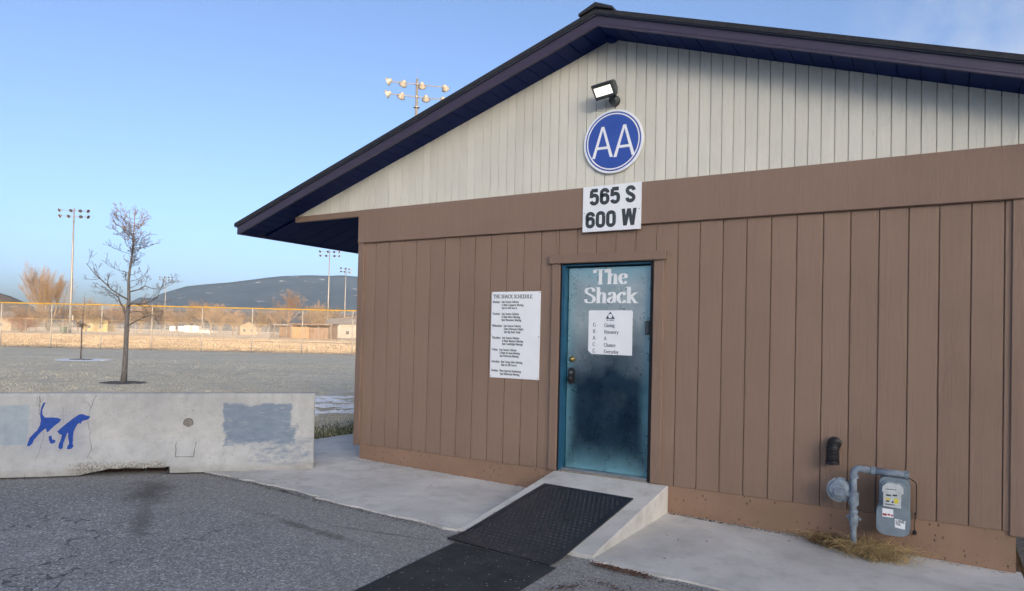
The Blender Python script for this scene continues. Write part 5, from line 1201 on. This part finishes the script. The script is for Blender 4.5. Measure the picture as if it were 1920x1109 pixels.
def far_fence(pxs, deps, H, nb, cap, label):
    fence(at(pxs[0], deps[0]), at(pxs[1], deps[1]), H, nb, .045, cap, label, .30, .0035)
far_fence((-60, 505), (118, 130), 2.7, 17, 2, 'farther chain link fence with thin yellow top across the outfield')
far_fence((-60, 700), (176, 215), 2.4, 30, 0, 'farthest plain chain link fence in front of the tree row')
far_fence((640, 720), (128, 118), 2.7, 4, 2, 'short chain link fence right of the dugout')

# ------------------------------------------------------------------ stadium light poles
def light_pole():
    o = empty('light_pole', (0, 0, 0)); H = 28.0
    obj('pole', MB().tube([(0, 0, -.2), (0, 0, 9), (0, 0, 18), (0, 0, H)], [.30, .25, .20, .13], 12).vf, M['galv'], o, smooth=True)
    obj('collar', MB().tube([(0, 0, H - 3.0), (0, 0, H - 2.94)], .34, 10).tube([(0, 0, H - .62), (0, 0, H - .5)], .2, 10).tube([(0, 0, H - 1.92), (0, 0, H - 1.8)], .2, 10).vf, M['galv'], o)
    obj('lightning_rod', MB().tube([(0, 0, H), (0, 0, H + 1.0)], .018, 5).vf, M['galv'], o)
    obj('control_box', MB().box(-.5, -.15, -.45, -.28, 2.9, 4.0).box(-.4, -.1, -.42, -.27, 1.7, 2.5).vf, M['lamp_hood'], o)
    for z, offs in ((H - .56, (-2.75, -1.35, .5, 2.85)), (H - 1.86, (-2.8, -1.5, .95, 2.7))):
        obj('cross_arm', MB().tube([(-2.75, 0, z), (2.8, 0, z)], .055, 8).vf, M['galv'], o)
        for k, x in enumerate(offs):
            dirs = Vector([(-.85, .35, -.40), (-.25, .8, -.5), (.15, .85, -.5), (.45, .7, -.45)][k]).normalized()
            c_ = Vector((x, 0, z + .10)) + dirs * .10
            lp = obj('floodlight', MB().lathe([(.0, -.30), (.12, -.29), (.20, -.20), (.24, -.05), (.36, .12), (.44, .28), (.42, .285), (.34, .12)], dirM(c_, dirs), 16).vf, M['lamp_hood'], o, smooth=True)
            obj('lens', MB().lathe([(.40, .235), (.0, .25)], dirM(c_, dirs), 16).vf, M['lamp_glass'], lp)
            obj('bracket', MB().tube([(x, 0, z), tuple(c_)], .045, 6).box(x - .10, x + .10, -.08, .08, z - .07, z + .09).vf, M['galv'], lp)
    return o
lp0 = light_pole()
vyaw = math.atan2(r_.y, r_.x)
for i, (px_, dep, rot, lab) in enumerate(((770, 72, .25, 'floodlight pole rising behind the left roof slope'), (131, 156, .12, 'tall floodlight pole at left beside the fan shaped tree'), (308, 352, .05, 'small distant floodlight pole just right of the lawn tree'), (614, 224, .1, 'floodlight pole rising from behind the dugout'), (645.5, 282, 1.0, 'floodlight pole nearest the corner of the hall'))):
    o = lp0 if i == 0 else copy_tree(lp0)
    o.location = at(px_, dep); o.rotation_euler = (0, 0, vyaw + rot + (math.pi if i else 0)); tag(o, lab, 'light pole', 'floodlight poles of the ball fields')

# ------------------------------------------------------------------ things across the field
def local_thing(name, px_, dep, label, cat, rot=0.0, group=None):
    o = empty(name, (0, 0, 0), label, cat, group); return o, (at(px_, dep), vyaw + rot)
def settle(o, pr): o.location, o.rotation_euler = pr[0], (0, 0, pr[1])
M['block'] = simple('painted_block_wall', (.25, .165, .09), .8, 0, .15, .8); M['block_dark'] = simple('brown_and_shaded_panel', (.16, .11, .08), .8, 0, .2, .8)
M['roof_brown'] = simple('dark_brown_roof', (.07, .045, .035), .7, 0, .2, .5); M['roof_grey'] = simple('grey_roof_shingles', (.16, .155, .155), .85, 0, .2, .5)
M['house_yellow'] = simple('yellow_house_siding', (.34, .25, .10), .8, 0, .1, .5); M['house_beige'] = simple('beige_house_siding', (.20, .16, .115), .8, 0, .1, .5); M['house_white'] = simple('white_house_siding', (.24, .235, .22), .8, 0, .08, .5)
M['window'] = simple('dark_window', (.03, .035, .045), .1, 0, .1, 1, spec=.6); M['car_white'] = simple('white_vehicle_paint', (.42, .43, .44), .3, 0, .04, 1, spec=.6); M['tyre'] = simple('tyre', (.02, .02, .02), .8); M['bin_green'] = simple('green_bin', (.05, .08, .06), .6, 0, .15, 3)
o, pr = local_thing('dugout', 588, 158, 'low dugout shelter with a flat dark roof and tan walls', 'dugout', -.12)
obj('roof', MB().box(-4.9, 5.2, -2.0, 2.2, 3.15, 3.40).vf, M['roof_brown'], o); obj('roof_trim', MB().box(-4.95, 5.25, -2.06, -2.005, 3.10, 3.30).vf, M['block_dark'], o)
obj('back_wall', box(-4.6, 4.9, 1.7, 1.9, 0, 3.14), M['block_dark'], o); obj('side_wall', box(-4.6, -4.4, -1.6, 1.69, 0, 3.14), M['block'], o); obj('side_wall', box(4.7, 4.9, -1.6, 1.69, 0, 3.14), M['block_dark'], o)
for i in range(4): obj('front_panel', box(-4.35 + 1.0 * i, -3.38 + 1.0 * i, -1.6, -1.5, 0, 2.6), M['block'], o)
for i in range(5): obj('front_panel', box(-.30 + .88 * i, .55 + .88 * i, -1.58, -1.5, 0, 2.45), M['block_dark'], o)  # darker right half: shadow on the dugout front put into the panel colour
for x in (-4.45, -1.2, 1.8, 4.6): obj('post', box(x - .07, x + .07, -1.75, -1.62, 0, 3.1), M['galv'], o)
settle(o, pr)
o, pr = local_thing('shade_shelter', 537, 168, 'pale flat roofed shelter joining the left end of the dugout', 'shelter', -.12)
obj('roof', box(-2.6, 1.0, -1.6, 1.6, 3.0, 3.18), M['house_white'], o)
for x, y in ((-2.4, -1.4), (.8, -1.4), (-2.4, 1.4), (.8, 1.4)): obj('post', box(x - .06, x + .06, y - .06, y + .06, 0, 3.0), M['galv'], o)
obj('bench', box(-2.2, .6, -.3, .2, .4, .5), M['block_dark'], o); obj('back_wall', box(-2.4, .8, 1.3, 1.38, 0, 2.9), M['block_dark'], o)
settle(o, pr)
def house(px_, dep, w, d, h, rh, wall_m, roof_m, label, rot, gable_front=True):
    o, pr = local_thing('house', px_, dep, label, 'house', rot)
    if gable_front:
        obj('wall', MB().prism([(-w / 2, 0), (w / 2, 0), (w / 2, h), (0, h + rh), (-w / 2, h)], -d / 2, d / 2).vf, wall_m, o); q = rh / (w / 2); e = .35
        for s in (-1, 1): obj('roof', MB().prism([(0, h + rh + .03), (s * (w / 2 + e), h - q * e + .03), (s * (w / 2 + e), h - q * e + .2), (0, h + rh + .22)][::s], -d / 2 - .3, d / 2 + .3).vf, roof_m, o)
    else:
        obj('wall', box(-w / 2, w / 2, -d / 2, d / 2, 0, h), wall_m, o)
        obj('roof', ([(-w / 2 - .4, -d / 2 - .4, h), (w / 2 + .4, -d / 2 - .4, h), (w / 2 + .4, d / 2 + .4, h), (-w / 2 - .4, d / 2 + .4, h), (-w / 2 - .4, 0, h + rh), (w / 2 + .4, 0, h + rh)], [(0, 1, 5, 4), (2, 3, 4, 5), (0, 4, 3), (1, 2, 5), (0, 3, 2, 1)]), roof_m, o)
    for x in (-w * .25, w * .22):
        wn_ = obj('window', box(x - .55, x + .55, -d / 2 - .04, -d / 2 + .01, 1.0, 2.1), M['house_white'], o); obj('pane', box(x - .45, x + .45, -d / 2 - .06, -d / 2 - .041, 1.1, 2.0), M['window'], wn_)
    settle(o, pr); return o
house(187, 240, 7.5, 9, 3.4, 1.9, M['house_yellow'], M['roof_brown'], 'yellow gabled house behind the outfield left of the lawn tree', .25)
house(464, 235, 5.2, 6, 2.9, 1.4, M['house_beige'], M['roof_grey'], 'small beige gabled house in the middle of the far row', .45)
house(2, 190, 9, 8, 3.2, 2.0, M['house_beige'], M['roof_grey'], 'grey roofed house at the far left edge', .15, False)
house(648, 205, 9, 8, 3.9, 1.8, M['house_white'], M['roof_grey'], 'white house right of the dugout behind the light pole', -.1, False)
# white vehicles
def wheel(x, y, r, o):
    wv_ = obj('wheel', MB().lathe([(r * .6, -.11), (r, -.09), (r, .09), (r * .6, .11)], Matrix.Translation((x, y, r)) @ My, 16).vf, M['tyre'], o); obj('rim', MB().lathe([(r * .58, .112), (0, .12)], Matrix.Translation((x, y, r)) @ My, 12).vf, M['steel'], wv_)
o, pr = local_thing('box_trailer', 361, 228, 'white box trailer parked beyond the outfield fence', 'trailer', .05)
obj('body', MB().prism(rrect(-2.4, 2.4, .55, 2.7, .2)[::-1], -1.1, 1.1).vf, M['car_white'], o); obj('frame', box(-2.3, 3.2, -.8, .8, .42, .545), M['roof_brown'], o); obj('door', box(-.5, .4, -1.13, -1.105, .8, 2.4), M['house_white'], o)
for x in (-.9, -.1): wheel(x, -1.0, .36, o); wheel(x, 1.0, .36, o)
settle(o, pr)
o, pr = local_thing('pickup_truck', 385, 226, 'white pickup truck parked to the right of the white trailer', 'truck', .05)
obj('body', MB().prism([(-2.7, .5), (2.6, .5), (2.65, .95), (1.5, 1.12), (.9, 1.75), (-.5, 1.78), (-.75, 1.15), (-2.7, 1.12)], -.95, .95).vf, M['car_white'], o)
obj('side_window', MB().prism([(-.45, 1.2), (1.25, 1.2), (.82, 1.66), (-.35, 1.68)], -.97, -.955).vf, M['window'], o); obj('windscreen', ([(1.50, -.8, 1.16), (1.50, .8, 1.16), (.96, .75, 1.72), (.96, -.75, 1.72)], [(0, 1, 2, 3)]), M['window'], o)
for x in (-1.7, 1.65): wheel(x, -.9, .4, o); wheel(x, .9, .4, o)
settle(o, pr)
o, pr = local_thing('rubbish_bin', 119.5, 152, 'dark green lidded bin at the foot of the tall light pole', 'bin')
obj('bin_body', MB().prism([(-.42, .05), (.42, .05), (.5, 1.15), (-.5, 1.15)], -.45, .45).vf, M['bin_green'], o); obj('lid', MB().prism([(-.54, 1.16), (.54, 1.16), (.4, 1.38), (-.4, 1.38)], -.5, .5).vf, M['bin_green'], o); settle(o, pr)
for px_, lab in ((323.5, 'small white placard on a post, left of the pair in outfield'), (340, 'small white placard on a post, right of the pair in outfield')):
    o, pr = local_thing('field_placard', px_, 128, lab, 'sign', 0, 'placards in the outfield'); obj('post', box(-.04, .04, -.04, .04, 0, 1.6), M['galv'], o); obj('panel', box(-.5, .5, -.09, -.045, 1.15, 1.95), M['white'], o); settle(o, pr)
for px_, dep, H, lab in ((54, 250, 12.5, 'wooden utility pole left of the fan shaped tree'), (23, 240, 8.5, 'wooden utility pole near the grey roofed house')):
    o, pr = local_thing('utility_pole', px_, dep, lab, 'utility pole', .3); obj('pole', MB().tube([(0, 0, 0), (0, 0, H)], [.16, .11], 8).vf, M['bark_far'], o); obj('cross_arm', box(-1.1, 1.1, -.06, .06, H - .8, H - .65), M['bark_far'], o)
    for x in (-1, -.4, .4, 1): obj('insulator', MB().tube([(x, 0, H - .65), (x, 0, H - .45)], .05, 6).vf, M['galv'], o)
    settle(o, pr)

# ------------------------------------------------------------------ the valley air
t = D.materials.new('valley_haze'); t.use_nodes = True; nn = t.node_tree.nodes
for n in list(nn):
    if n.type != 'OUTPUT_MATERIAL': nn.remove(n)
pv = nn.new('ShaderNodeVolumePrincipled'); pv.inputs['Color'].default_value = (.55, .78, 1, 1); pv.inputs['Density'].default_value = 3.6e-5; pv.inputs['Anisotropy'].default_value = 0.0
t.node_tree.links.new(pv.outputs[0], [n for n in nn if n.type == 'OUTPUT_MATERIAL'][0].inputs['Volume'])
hz = obj('haze', box(-9000, 9000, -9000, 9000, -2.0, 720), t, kind='stuff')
